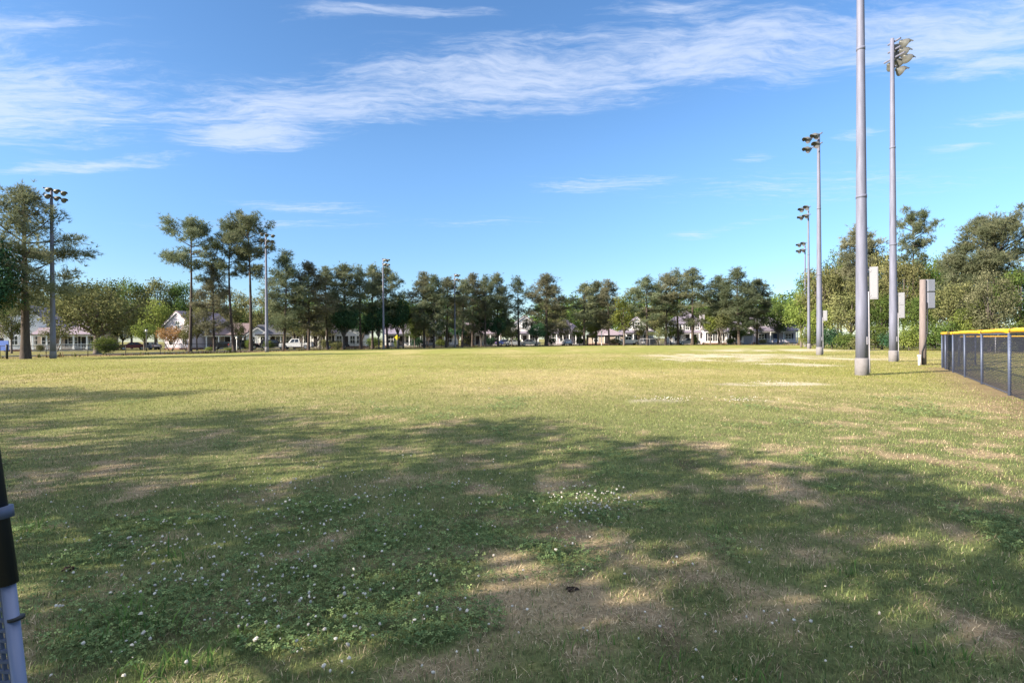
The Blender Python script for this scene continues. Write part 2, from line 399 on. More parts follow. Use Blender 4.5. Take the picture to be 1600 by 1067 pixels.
def ground_colour(x, y):
    g = green_at(x, y); c = clover_at(x, y)
    n = fbm(x / 0.35, y / 0.35, 15, 3); far = sstep(5, 22, y)[:, None]
    straw = np.array((0.29, 0.22, 0.135)); grn = np.array((0.105, 0.122, 0.048)); soil = np.array((0.11, 0.075, 0.055))
    col = straw + (grn - straw) * g[:, None]
    col = col + (np.array((0.075, 0.115, 0.042)) - col) * (c * 0.6)[:, None]
    col = col + (soil - col) * (sstep(0.66, 0.8, n) * 0.5)[:, None]
    fs = np.array((0.335, 0.275, 0.128)); fg = np.array((0.212, 0.215, 0.060))
    n2 = 0.6 * fbm(x / 4.5, y / 12, 91, 4) + 0.4 * fbm(x / 1.6, y / 3.2, 93, 3)
    gf = np.clip(0.55 + 2.6 * (n2 - 0.5) + 0.5 * (fbm(x / 30, y / 12, 57, 3) - 0.45), 0, 1)
    # the band in the middle of the picture is greener, nearer to us it is strawier
    gf = np.clip(gf + 0.30 * sstep(18, 34, y) - 0.25 * sstep(20, 9, y), 0, 1)
    colf = fs + (fg - fs) * gf[:, None]
    col = col + (colf - col) * far
    # bare and whitish clover patches out in the field, right of the middle
    pale = pale_at(x, y)
    col = col + (np.array((0.46, 0.395, 0.31)) - col) * (pale * 0.7)[:, None]
    # reddish dirt along the fence foot and round the utility post
    d = np.minimum(seg_dist(x, y, FENCE_A[0], FENCE_A[1]), seg_dist(x, y, FENCE_A[1], FENCE_A[2]))
    ux, uy = at(1442, 29.0)
    k = np.maximum(sstep(1.7, 0.2, d + 1.4 * (fbm(x / 1.2, y / 1.2, 3, 3) - 0.5)), 0.75 * sstep(2.6, 0.5, np.hypot(x - ux - 1, y - uy)))
    col = col + (np.array((0.19, 0.12, 0.085)) - col) * (k * 0.65)[:, None]
    # beyond the edge of the field: leaf litter, then yards
    e = edge_dist(x, y)
    verge = sstep(-0.3, 0.6, e); yard = sstep(14, 17, e)
    lit = fbm(x / 2.2, y / 2.2, 71, 4)
    vcol = np.array((0.19, 0.125, 0.08)) + (np.array((0.19, 0.17, 0.055)) - np.array((0.19, 0.125, 0.08))) * sstep(0.4, 0.6, lit)[:, None]
    col = col + (vcol - col) * verge[:, None]
    col = col + (np.array((0.17, 0.16, 0.06)) - col) * (yard * 0.8)[:, None]
    return np.clip(col, 0.01, 1)


def build_ground():
    def axis(parts):
        out = []
        for a, b, st in parts: out.append(np.arange(a, b, st))
        return np.unique(np.concatenate(out).round(4))
    xs = axis([(-4500, -400, 450), (-400, -120, 14), (-120, -34, 1.3), (-34, -9, 0.5), (-9, 9, 0.1), (9, 34, 0.4), (34, 120, 1.3), (120, 400, 14), (400, 4600, 450)])
    ys = axis([(-600, -60, 60), (-60, -10, 4), (-10, 1.5, 0.6), (1.5, 10, 0.1), (10, 30, 0.35), (30, 150, 1.2), (150, 400, 12), (400, 5200, 400)])
    X, Y = np.meshgrid(xs, ys); x = X.ravel(); y = Y.ravel()
    z = ground_z(x, y); V = np.stack([x, y, z], 1)
    nx, ny = len(xs), len(ys); i = np.arange(nx * ny).reshape(ny, nx)
    Q = np.stack([i[:-1, :-1].ravel(), i[:-1, 1:].ravel(), i[1:, 1:].ravel(), i[1:, :-1].ravel()], 1)
    m = bpy.data.materials.new('turf'); m.use_nodes = True; T = NT(m.node_tree); b = m.node_tree.nodes['Principled BSDF']
    a = T.n('ShaderNodeAttribute', attribute_name='Col'); g = T.n('ShaderNodeNewGeometry'); p = g.outputs['Position']
    f1 = T.noise(p, 9.0, 6, 0.7); f2 = T.noise(p, 42.0, 5, 0.7); f3 = T.noise(T.mapping(p, scale=(1, 0.45, 1)), 1.1, 5, 0.65)
    k = T.math('ADD', T.math('ADD', T.math('MULTIPLY', f1, 0.8), T.math('MULTIPLY', f2, 0.9)), T.math('MULTIPLY', f3, 0.7))
    k = T.rng(k, 0.8, 1.6, 0.42, 1.58)
    kc = T.n('ShaderNodeCombineColor'); 
    for q in range(3): T.L.new(k, kc.inputs[q])
    c = T.mix(1.0, a.outputs['Color'], kc.outputs[0], 'MULTIPLY')
    T.L.new(c, b.inputs['Base Color']); b.inputs['Roughness'].default_value = 1.0; b.inputs['Specular IOR Level'].default_value = 0.05
    bp = T.n('ShaderNodeBump'); bp.inputs['Strength'].default_value = 0.9; bp.inputs['Distance'].default_value = 0.035
    T.L.new(T.math('ADD', f1, T.math('MULTIPLY', f2, 0.7)), bp.inputs['Height']); T.L.new(bp.outputs[0], b.inputs['Normal'])
    o = MB().add(V, Q, col=ground_colour(x, y)).build('ground', m, smooth=True); o['kind'] = 'structure'
    # street along the far edge, 9 to 14 m beyond it, with a low kerb
    P = [Vector(p) for p in EDGE_P]; nr = []
    for j in range(len(P)):
        d = (P[min(j + 1, len(P) - 1)] - P[max(j - 1, 0)]).normalized(); nr.append(Vector((-d.y, d.x)))
    def strip(name, a0, a1, z0, z1, mat):
        V = []; k = len(P)
        for p, n_ in zip(P, nr):
            for (s, zz) in ((a0, z0), (a0, z1), (a1, z1), (a1, z0)): q = p + n_ * s; V.append((q.x, q.y, zz))
        Q = [(4 * j + u, 4 * j + 4 + u, 4 * j + 4 + (u + 1) % 4, 4 * j + (u + 1) % 4) for j in range(k - 1) for u in range(3)]
        o = MB().add(V, Q).build(name, mat); o['kind'] = 'structure'; return o
    strip('road', 9.0, 14.6, -0.05, 0.02, MAT['asphalt']); strip('kerb', 8.7, 9.0, -0.05, 0.12, MAT['kerb']); 
build_ground()


# ------------------------------------------------------------------ grass, clover, flowers (nobody could count these)
def colour_mat(name, trans=0.25, rough=0.8):
    m = bpy.data.materials.new(name); m.use_nodes = True; nt = m.node_tree; nt.nodes.clear(); T = NT(nt)
    a = T.n('ShaderNodeAttribute', attribute_name='Col'); d = T.n('ShaderNodeBsdfDiffuse'); tr = T.n('ShaderNodeBsdfTranslucent'); mx = T.n('ShaderNodeMixShader')
    mx.inputs[0].default_value = trans
    for s in (d, tr): T.L.new(a.outputs['Color'], s.inputs[0])
    T.L.new(d.outputs[0], mx.inputs[1]); T.L.new(tr.outputs[0], mx.inputs[2]); o = T.n('ShaderNodeOutputMaterial'); T.L.new(mx.outputs[0], o.inputs[0])
    return m
BLADE = colour_mat('grass_blade', 0.3); PETAL = colour_mat('clover_petal', 0.3)


def scatter(n, y0, y1, power, rng):
    """points in the wedge in front of us, thinning out with distance"""
    u = rng.random(n * 3)
    e = 2 - power
    y = (y0 ** e + u * (y1 ** e - y0 ** e)) ** (1 / e)
    x = (rng.random(n * 3) * 2 - 1) * (1.2 * y + 1.2)
    return x[:n], y[:n]


def blades(x, y, h, w, lean, az, col, z0=None):
    n = len(x); z = ground_z(x, y) if z0 is None else z0
    dx, dy = np.cos(az), np.sin(az); px, py = -dy * w / 2, dx * w / 2
    hz = h * np.cos(lean); hx = h * np.sin(lean)
    P = np.zeros((n, 5, 3), np.float32)
    def put(i, t, s, k):
        P[:, i, 0] = x + dx * hx * t ** 1.7 + px * s; P[:, i, 1] = y + dy * hx * t ** 1.7 + py * s; P[:, i, 2] = z - 0.004 + hz * k
    put(0, 0, 1, 0); put(1, 0, -1, 0); put(2, 0.55, -0.75, 0.62); put(3, 0.55, 0.75, 0.62); put(4, 1.0, 0, 1.0)
    b = np.arange(n)[:, None] * 5
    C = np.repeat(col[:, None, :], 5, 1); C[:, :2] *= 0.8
    return P.reshape(-1, 3), [b + np.array([[0, 1, 2, 3]]), b + np.array([[3, 2, 4]])], C.reshape(-1, 3)


def build_grass():
    rng = np.random.default_rng(11); mb = MB()
    n = 900000
    x, y = scatter(n, 1.5, 58.0, 1.5, rng)
    ok = (seg_dist(x, y, *FENCE_A[:2]) > 0.75 * rng.random(n) + .15) & (rng.random(n) > 0.85 * pale_at(x, y)); x, y = x[ok], y[ok]; n = len(x)
    g = green_at(x, y); c = clover_at(x, y); r = rng.random(n)
    green = r < np.clip(0.12 + 0.72 * g + 0.3 * c, 0, 0.92) * (1 - 0.30 * sstep(9, 22, y))
    size = 1 + y / 9.0
    h = np.where(green, rng.uniform(0.016, 0.046, n), rng.uniform(0.018, 0.052, n)) * np.minimum(0.8 + 0.2 * size, 1.5)
    tall = (rng.random(n) < 0.02) & (fbm(x / 0.4, y / 0.4, 113, 3) > 0.5); h = np.where(tall, h * 1.9, h)
    w = rng.uniform(0.0020, 0.0038, n) * np.minimum(size, 4.5)
    lean = np.where(green, rng.uniform(0.1, 0.95, n), rng.uniform(0.7, 1.5, n)); az = rng.uniform(0, 2 * np.pi, n)
    v = rng.uniform(0.5, 1.4, n)[:, None]; q = rng.random(n)[:, None]
    far = sstep(6, 24, y)[:, None]
    cg = (np.array((0.12, 0.17, 0.068)) * (1 - q) + np.array((0.275, 0.30, 0.11)) * q) * (1 - far) + (np.array((0.17, 0.178, 0.043)) * (1 - q) + np.array((0.275, 0.25, 0.08)) * q) * far
    cs = (np.array((0.33, 0.245, 0.145)) * (1 - q) + np.array((0.60, 0.49, 0.33)) * q) * (1 - far * .4) + np.array((0.40, 0.32, 0.15)) * far * .4
    col = np.where(green[:, None], cg, cs) * v
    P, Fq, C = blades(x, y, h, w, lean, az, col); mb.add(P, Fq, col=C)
    # clover leaves: three rounded leaflets lying nearly flat
    m = 520000; x, y = scatter(m, 1.5, 14.0, 1.6, rng); c = clover_at(x, y)
    k = rng.random(len(x)) < c * 0.38; x, y = x[k], y[k]; m = len(x)
    hz = rng.uniform(0.015, 0.06, m); rad = rng.uniform(0.006, 0.0105, m) * (1 + y / 10); z = ground_z(x, y) + hz
    a0 = rng.uniform(0, 2 * np.pi, m); tl = rng.uniform(-0.45, 0.45, (m, 2)); v = rng.uniform(0.55, 1.4, m)[:, None]; q = rng.random(m)[:, None]
    col = (np.array((0.082, 0.145, 0.062)) * (1 - q) + np.array((0.22, 0.275, 0.11)) * q) * v
    for j in range(3):
        a = a0 + j * 2.094; P = np.zeros((m, 4, 3), np.float32)
        for i, (rr, da) in enumerate(((0.1, 0), (1.0, 0.55), (1.25, 0), (1.0, -0.55))):
            ox, oy = np.cos(a + da) * rad * rr, np.sin(a + da) * rad * rr
            P[:, i, 0] = x + ox; P[:, i, 1] = y + oy; P[:, i, 2] = z + ox * tl[:, 0] + oy * tl[:, 1]
        mb.add(P.reshape(-1, 3), np.arange(m)[:, None] * 4 + np.array([[0, 1, 2, 3]]), col=np.repeat(col, 4, 0))
    o = mb.build('grass', BLADE); o['kind'] = 'stuff'; o['label'] = 'short patchy lawn of straw, green blades and clover'
    # longer weedy tufts
    tb = MB(); rng = np.random.default_rng(5)
    spots = [(215, 965, 26, .17), (235, 985, 20, .15), (300, 1045, 30, .13), (240, 1050, 22, .12), (270, 875, 9, .20), (300, 880, 8, .18), (45, 830, 26, .12), (180, 1000, 16, .10), (130, 985, 12, .1),
             (360, 1010, 14, .09), (430, 990, 12, .08), (1120, 830, 16, .07), (1470, 1035, 24, .09), (1330, 905, 18, .08), (640, 905, 10, .07), (760, 835, 10, .07), (1180, 1060, 14, .09), (1560, 920, 16, .08), (930, 1010, 14, .08), (1050, 1060, 12, .08)]
    for (px, py, k, hh) in spots:
        D = F * HC / (py - horizon(px)); cx, cy = at(px, D)
        xx = cx + rng.normal(0, 0.07, k); yy = cy + rng.normal(0, 0.06, k)
        q = rng.random(k)[:, None]
        P, Fq, C = blades(xx, yy, rng.uniform(0.5, 1.15, k) * hh, rng.uniform(0.006, 0.011, k), rng.uniform(0.2, 1.0, k), rng.uniform(0, 6.28, k),
                          np.array((0.07, 0.13, 0.04)) * (1 - q) + np.array((0.15, 0.24, 0.06)) * q)
        tb.add(P, Fq, col=C)
    o = tb.build('weeds', BLADE); o['kind'] = 'stuff'; o['label'] = 'broad bladed green weed tufts standing above the clover'


ICO = None
def ico():
    t = (1 + 5 ** 0.5) / 2
    V = np.array([(-1, t, 0), (1, t, 0), (-1, -t, 0), (1, -t, 0), (0, -1, t), (0, 1, t), (0, -1, -t), (0, 1, -t), (t, 0, -1), (t, 0, 1), (-t, 0, -1), (-t, 0, 1)]) / math.hypot(1, t)
    Fc = np.array([(0, 11, 5), (0, 5, 1), (0, 1, 7), (0, 7, 10), (0, 10, 11), (1, 5, 9), (5, 11, 4), (11, 10, 2), (10, 7, 6), (7, 1, 8), (3, 9, 4), (3, 4, 2), (3, 2, 6), (3, 6, 8), (3, 8, 9), (4, 9, 5), (2, 4, 11), (6, 2, 10), (8, 6, 7), (9, 8, 1)])
    return V, Fc


def build_flowers():
    rng = np.random.default_rng(21); pts = []
    def cloud(px, py, sx, sy, n, r):
        for _ in range(n):
            qx = rng.normal(px, sx); qy = rng.normal(py, sy)
            if qy < horizon(qx) + 12: continue
            D = F * HC / (qy - horizon(qx)); X, Y = at(qx, D); pts.append((X, Y, r * 0.74 * rng.uniform(0.45, 1.25)))
    cloud(300, 860, 130, 40, 130, .012); cloud(520, 790, 120, 30, 150, .012); cloud(430, 920, 170, 60, 150, .0115)
    cloud(915, 795, 48, 18, 125, .012); cloud(860, 840, 80, 40, 26, .011); cloud(560, 1010, 200, 40, 40, .0105); cloud(700, 760, 90, 20, 40, .011)
    cloud(1230, 990, 60, 30, 12, .0115); cloud(190, 950, 70, 60, 22, .0105); cloud(800, 930, 400, 70, 36, .0105)
    for (px, py, sx, sy, n) in ((1130, 557, 70, 2.6, 340), (1090, 563, 45, 1.5, 130), (1225, 570, 34, 1.4, 70), (1210, 600, 22, 2.0, 40), (1040, 627, 20, 1.8, 40), (1160, 627, 18, 2, 36), (1230, 549, 50, 1.2, 140), (950, 600, 120, 8, 10)):
        cloud(px, py, sx * 1.15, sy, int(n * 1.3), .018)
    P = np.array(pts); V, Fc = ico(); n = len(P)
    z = ground_z(P[:, 0], P[:, 1]) + rng.uniform(0.045, 0.085, n)
    sh = rng.uniform(0.7, 1.2, (n, 3)); VV = V[None] * P[:, 2, None, None] * sh[:, None, :] * rng.uniform(0.65, 1.3, (n, 12, 1)) + np.stack([P[:, 0], P[:, 1], z], 1)[:, None, :]
    col = np.array((0.66, 0.62, 0.55)) * rng.uniform(0.7, 1.15, (n, 1)); C = np.repeat(col[:, None], 12, 1)
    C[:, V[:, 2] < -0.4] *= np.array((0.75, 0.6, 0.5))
    mb = MB().add(VV.reshape(-1, 3), (np.arange(n)[:, None, None] * 12 + Fc[None]).reshape(-1, 3), col=C.reshape(-1, 3))
    k = np.arange(n); near = P[:, 1] < 9; q = P[near]
    B, Fq, C = blades(q[:, 0], q[:, 1], z[near] - ground_z(q[:, 0], q[:, 1]), np.full(len(q), .0025), np.zeros(len(q)), rng.uniform(0, 6.28, len(q)), np.tile(np.array((0.07, 0.12, 0.03)), (len(q), 1)))
    mb.add(B, Fq, col=C)
    o = mb.build('clover_flowers', PETAL); o['kind'] = 'stuff'; o['label'] = 'white clover flower heads scattered through the lawn'

build_grass()
build_flowers()

# ------------------------------------------------------------------ trees
def needles(mb, P, Dn, rng, k=8, ln=(0.30, 0.56), w=(0.036, 0.062), tint=None, spread=0.85):
    n = len(P); P = np.repeat(P, k, 0); d = np.repeat(Dn, k, 0) + rng.normal(0, spread, (n * k, 3))
    d /= np.linalg.norm(d, axis=1, keepdims=True) + 1e-6
    s = np.cross(d, rng.normal(0, 1, (n * k, 3))); s /= np.linalg.norm(s, axis=1, keepdims=True) + 1e-6
    L = rng.uniform(*ln, n * k)[:, None]; W = rng.uniform(*w, n * k)[:, None] / 2
    V = np.stack([P + s * W, P - s * W, P + d * L], 1).reshape(-1, 3)
    mb.add(V, np.arange(n * k * 3).reshape(-1, 3), tint=np.repeat(np.repeat(tint, k), 3))


def leaves(mb, P, Nn, rng, size=(0.14, 0.26), tint=None):
    n = len(P); nn = Nn + rng.normal(0, 0.75, (n, 3)); nn /= np.linalg.norm(nn, axis=1, keepdims=True) + 1e-6
    a = np.cross(nn, rng.normal(0, 1, (n, 3))); a /= np.linalg.norm(a, axis=1, keepdims=True) + 1e-6; b = np.cross(nn, a)
    S = rng.uniform(*size, n)[:, None]
    V = np.stack([P - a * S * 0.6, P + b * S * 0.34, P + a * S * 0.6, P - b * S * 0.34], 1).reshape(-1, 3)
    mb.add(V, np.arange(n * 4).reshape(-1, 4), tint=np.repeat(tint, 4))


def make_pine(seed, H=15.0, RR=3.2, base=0.28, mat='pine', nb=46, dens=1.0, top=0.55, taper=0.8, lean=0.0, flat=False, rad=0.2, gap=0.0, limbs=True):
    """a pine: straight stem, whorled limbs carrying flat pads of needle tufts; top = height of the widest part"""
    rng = np.random.default_rng(seed); root = thing('pine_tree', 'pine tree', 'tree')
    tb = MB(); n = 9; bx, by = rng.normal(0, 0.012 * H, 2)
    def stem(t): return np.array((bx * math.sin(t * 2.6) + lean * t * H, by * math.sin(t * 2.2), t * H))
    tb.tube([stem(-0.01)] + [stem(i / n) for i in range(n + 1)], [rad * 1.5] + [rad * (1.2 if i == 0 else 1) * (1 - 0.86 * i / n) for i in range(n + 1)], 9)
    cb = MB(); PP, DD, TT = [], [], []
    for i in range(nb):
        u = (i + rng.random()) / nb; t = base + (0.985 - base) * (u ** (0.85 if flat else 0.95))
        v = (t - base) / (1 - base)
        pr = (math.sin(min(v / max(top, 1e-3), 1) * math.pi / 2) * 0.6 + 0.4) if v < top else max(0.14, (1 - ((v - top) / (1 - top)) ** (1.6 if not flat else 2.6)) * taper + (1 - taper) * (1 - (v - top) / (1 - top)))
        if gap and rng.random() < gap * (1 - v): continue
        L = RR * pr * rng.uniform(0.6, 1.12); az = i * 2.4 + rng.normal(0, 0.5); el = R(4 + 46 * v ** 1.2) + rng.normal(0, 0.2)
        d = np.array((math.cos(az) * math.cos(el), math.sin(az) * math.cos(el), math.sin(el))); o = stem(t)
        up = rng.uniform(0.0, 0.22)
        curve = lambda s: o + d * L * s + np.array((0, 0, up * L * s * s - 0.08 * L * s))
        if limbs and L > 0.7: tb.tube([curve(s) for s in (0, 0.4, 0.75, 0.97)], [0.018 + 0.018 * L, 0.014 + 0.011 * L, 0.014 + 0.006 * L, 0.012], 4, cap=False)
        nc = max(2, int(1.6 + L * 2.1)); side = np.array((-d[1], d[0], 0))
        for c in range(nc):
            s = rng.uniform(0.42, 1.02) if c else 1.0; off = rng.normal(0, 0.24) * L * (1.15 - 0.5 * s)
            ctr = curve(s) + side * off + np.array((0, 0, rng.normal(0.1, 0.22))); cr = rng.uniform(0.36, 0.70) * (0.8 + 0.09 * RR)
            k = int(14.5 * dens * rng.uniform(0.6, 1.3)); q = rng.normal(0, 0.5, (k, 3)) * np.array((cr, cr, cr * 0.72))
            PP.append(ctr + q); dd = q / (cr + 1e-6) * 0.9 + d * 0.35 + np.array((0, 0, 0.35)); DD.append(dd)
            TT.append(np.clip(rng.uniform(0.1, 0.9) + rng.normal(0, 0.15, k), 0, 1))
    for j in range(4):
        k = int(12 * dens); q = rng.normal(0, 0.22, (k, 3)); PP.append(stem(0.93 + 0.023 * j) + q); DD.append(q * 2 + np.array((0, 0, 0.7))); TT.append(rng.random(k))
    needles(cb, np.concatenate(PP), np.concatenate(DD), rng, tint=np.concatenate(TT))
    tb.build('trunk', MAT['bark'], root, smooth=True); cb.build('crown', MAT[mat], root)
    root['H'] = H; root['R'] = RR
    return root


def crown_clumps(rng, cx, cz, rx, rz, ncl, cr):
    out = []
    for i in range(ncl):
        a = i * 2.4 + rng.normal(0, 0.4); zz = 1 - 2 * (i + 0.5) / ncl; rr = math.sqrt(max(0, 1 - zz * zz)); s = rng.uniform(0.5, 1.0)
        out.append((cx + math.cos(a) * rr * rx * s, math.sin(a) * rr * rx * s, cz + zz * rz * s * (0.75 if zz < 0 else 1), cr * rng.uniform(0.65, 1.25)))
    return out


def make_leafy(seed, H=10.0, RR=4.0, base=0.2, mat='leaf', ncl=38, per=190, cr=1.25, size=(0.15, 0.28), name='broadleaf_tree', cat='tree', trunk=0.18, bark='bark_grey', shape=1.0, forks=0):
    rng = np.random.default_rng(seed); root = thing(name, name, cat); root['H'] = H; root['R'] = RR
    z0 = base * H; rz = (H - z0) / 2; cz = z0 + rz
    cl = crown_clumps(rng, 0, cz, max(RR - cr * 0.6, 0.3), max(rz - cr * 0.45, 0.3), ncl, cr)
    tb = MB(); fk = max(z0 * 0.9, 0.25 * H if trunk > 0.1 else 0.15 * H)
    if forks:
        for j in range(forks):
            a = j * 2.2 + rng.random(); tb.tube([(0.12 * math.cos(a), 0.12 * math.sin(a), -0.1), (0.4 * math.cos(a), 0.4 * math.sin(a), fk * 0.6), (0.9 * math.cos(a), 0.9 * math.sin(a), fk + rz * 0.5)], [trunk * .8, trunk * 0.65, trunk * 0.35], 7)
    else:
        tb.tube([(0, 0, -0.15), (0.02, 0, 0.3), (rng.normal(0, .06), rng.normal(0, .06), fk), (rng.normal(0, .2), rng.normal(0, .2), cz + rz * 0.45)], [trunk * 1.5, trunk * 1.1, trunk * 0.85, trunk * 0.25], 8)
    for c in cl[::2]:
        tb.tube([(0, 0, fk * 0.92), (c[0] * 0.45, c[1] * 0.45, fk + (c[2] - fk) * 0.55), (c[0] * 0.95, c[1] * 0.95, c[2])], [trunk * 0.42, trunk * 0.25, 0.02], 4, cap=False)
    tb.build('trunk' if trunk > 0.06 else 'stem', MAT[bark], root, smooth=True)
    cb = MB(); PP, NN, TT = [], [], []
    for c in cl:
        k = int(per * (c[3] / cr) ** 2 * rng.uniform(0.8, 1.15)); q = rng.normal(0, 1, (k, 3)); q /= np.linalg.norm(q, axis=1, keepdims=True)
        r = (rng.random(k) ** 0.5)[:, None] * (1 + 0.25 * rng.normal(0, 1, (k, 1)) * (rng.random((k, 1)) < 0.3)); p = q * r * c[3] * np.array((1, 1, 0.78)); PP.append(p + np.array(c[:3])); NN.append(q * 0.7 + np.array((0, 0, 0.5)))
        TT.append(np.clip(rng.uniform(0.15, 0.85) + rng.normal(0, 0.16, k), 0, 1))
    leaves(cb, np.concatenate(PP), np.concatenate(NN), rng, size, np.concatenate(TT))
    cb.build('crown' if cat == 'tree' else 'foliage', MAT[mat], root)
    return root


USED = set()
def plant(proto, px, D, top=None, wpx=None, label='', group=None, rz=None, loc=None, h=None, r=None):
    o = proto if proto.name not in USED else dup(proto)
    USED.add(proto.name)
    x, y = loc if loc else at(px, D)
    hh = h if h else ztop(px, top, D); H, RR = proto['H'], proto['R']
    sz = hh / H; sx = (r / RR) if r else ((width(wpx, D) / 2) / RR if wpx else sz)
    o.location = (x, y, -0.04); o.rotation_euler = (0, 0, random.uniform(0, 6.28) if rz is None else rz); o.scale = (sx, sx, sz)
    o['label'] = label
    if group: o['group'] = group
    return o

PA = make_pine(101, 15, 3.2, 0.20, 'pine', 56, 1.0, 0.30, 0.85)
PB = make_pine(102, 15, 3.2, 0.22, 'pine_warm', 56, 0.95, 0.40, 0.8)
PC = make_pine(103, 15, 2.8, 0.26, 'pine', 46, 0.9, 0.45, 0.8, gap=0.1, lean=0.012)
PD = make_pine(104, 15, 3.4, 0.18, 'pine_warm', 54, 1.0, 0.35, 0.9, gap=0.1)
PE = make_pine(105, 15, 2.3, 0.40, 'pine', 30, 0.75, 0.5, 0.8, gap=0.2)
PF = make_pine(106, 15, 3.0, 0.24, 'pine', 52, 1.0, 0.55, 0.7)
PT1 = make_pine(107, 18.5, 3.7, 0.56, 'pine', 24, 1.5, 0.6, 0.9, flat=True, rad=0.24, gap=0.1)
PT2 = make_pine(108, 18.5, 3.4, 0.58, 'pine', 22, 1.5, 0.55, 0.9, flat=True, rad=0.23)
PT3 = make_pine(109, 19, 3.3, 0.55, 'pine', 25, 1.45, 0.6, 0.9, flat=True, rad=0.24, lean=-0.02)
PBIG = make_pine(110, 16, 5.0, 0.24, 'pine', 46, 1.1, 0.34, 0.8, rad=0.36, gap=0.22)
PR1 = make_pine(111, 15.5, 5.2, 0.42, 'pine', 56, 1.3, 0.45, 0.9, flat=True, rad=0.28)
PR2 = make_pine(112, 15.0, 2.7, 0.45, 'pine_warm', 44, 1.2, 0.5, 0.9, rad=0.2)

ROW = 'pines along the street at the far edge of the field'
pines = [  # proto, pixel, distance, top, crown width in pixels, label
    (PBIG, 40, 50, 297, 180, 'large spreading pine with thick trunk beside the leftmost light pole'),
    (PT1, 297, 80, 351, 84, 'tall flat-topped pine with bare trunk standing alone in front of the gabled lilac house'),
    (PT2, 366, 82, 356, 74, 'left one of the two tall bare-trunked pines beside the second light pole'),
    (PT3, 392, 80, 343, 78, 'right leaning one of the two tall bare-trunked pines beside the second light pole'),
    (PD, 335, 82, 417, 62, 'short dark pine between the flat-topped pine and the two tall pines'),
    (PA, 443, 80, 396, 58, 'pointed conical pine just right of the second light pole'),
    (PB, 482, 84, 412, 58, 'pine standing right behind the white pickup truck'),
    (PC, 512, 90, 420, 44, 'slim pine left of the white house with the bay front'),
    (PF, 537, 92, 416, 50, 'pine rising behind the round dark green tree by the white bay-fronted house'),
    (PE, 564, 94, 420, 38, 'thin pine right of the white bay-fronted house'),
    (PC, 582, 96, 417, 42, 'pine immediately left of the third light pole'),
    (PD, 606, 96, 421, 52, 'pine immediately right of the third light pole above a dark green tree'),
    (PA, 663, 100, 429, 50, 'leftmost pine of the clump just left of the fourth light pole'),
    (PB, 678, 98, 432, 44, 'thick-trunked middle pine of the clump just left of the fourth light pole'),
    (PF, 697, 104, 437, 46, 'pine touching the fourth light pole on its left side'),
    (PC, 722, 108, 440, 36, 'pine touching the fourth light pole on its right side'),
    (PB, 738, 112, 430, 46, 'broad-topped second pine right of the fourth light pole'),
    (PE, 758, 110, 434, 36, 'thin dark pine between two broader ones right of the fourth light pole'),
    (PA, 778, 114, 430, 46, 'round-topped pine left of the sparse see-through pine'),
    (PE, 811, 116, 436, 36, 'sparse see-through pine with thin trunk left of the white sedan'),
    (PD, 853, 115, 431, 66, 'broad low-branched pine standing alone right of the white sedan'),
    (PC, 913, 117, 445, 44, 'leftmost of three pines left of the narrow light green tree'),
    (PF, 931, 122, 442, 38, 'middle of three pines left of the narrow light green tree'),
    (PA, 952, 118, 440, 42, 'rightmost of three pines, next to the narrow light green tree'),
    (PD, 1012, 113, 436, 58, 'wide brownish pine just right of the narrow light green tree'),
    (PF, 1040, 114, 431, 46, 'pine left of the purple-roofed two-storey house'),
    (PE, 1060, 116, 424, 36, 'slender pine in front of the purple roof of the two-storey house'),
    (PC, 1082, 113, 423, 54, 'open-crowned pine right in front of the two-storey house porch'),
    (PB, 1124, 114, 433, 50, 'brownish pine behind the forked grey crape myrtle'),
    (PA, 1155, 109, 421, 58, 'tall full pine with long low limb left of the house with two dormers'),
    (PF, 1183, 113, 439, 44, 'dark narrow pine touching the left side of the two-dormer house'),
]
ALT = {PA: make_pine(131, 15, 3.3, 0.24, 'pine_warm', 44, 1.0, 0.45, 0.8, gap=0.12, lean=-0.01), PB: make_pine(132, 15, 3.1, 0.20, 'pine', 60, 0.9, 0.32, 0.9),
       PD: make_pine(133, 15, 3.5, 0.26, 'pine', 42, 1.1, 0.5, 0.75, gap=0.18), PF: make_pine(134, 15, 3.0, 0.3, 'pine_warm', 40, 1.1, 0.6, 0.7, lean=0.015), PC: make_pine(135, 15, 2.7, 0.3, 'pine', 38, 1.0, 0.4, 0.85, gap=0.15)}
seen = {}
for i, q in enumerate(pines):
    seen[q[0]] = seen.get(q[0], 0) + 1
    if q[0] in ALT and seen[q[0]] % 2 == 0: pines[i] = (ALT[q[0]],) + q[1:]
for i, (p, px, D, top, w, lab) in enumerate(pines): plant(p, px, D, top, w * (1.28 if i > 4 else 1.0), lab, ROW)

# leafy trees
LO = make_leafy(201, 8.5, 5.6, 0.10, 'oak', 52, 230, 1.5, (0.16, 0.28), trunk=0.34, name='oak_tree')
LA = make_leafy(202, 10, 4.2, 0.18, 'leaf', 40, 200, 1.3)
LB = make_leafy(203, 10, 4.2, 0.16, 'oak', 40, 200, 1.3)
LC = make_leafy(204, 8, 3.3, 0.22, 'lime', 30, 170, 1.1)
LD = make_leafy(205, 8, 3.6, 0.24, 'deep', 34, 220, 1.2)
LN = make_leafy(206, 10, 2.4, 0.08, 'lime', 34, 150, 0.95)
LM = make_leafy(207, 5, 2.2, 0.32, 'oak', 20, 110, 0.8, (0.12, 0.22), trunk=0.09, forks=3)
LV = make_leafy(208, 9, 3.2, 0.02, 'vine', 40, 230, 1.1, (0.12, 0.22))
LR = make_leafy(209, 4.5, 2.2, 0.28, 'rust', 22, 130, 0.8, (0.12, 0.22), trunk=0.08, forks=3)
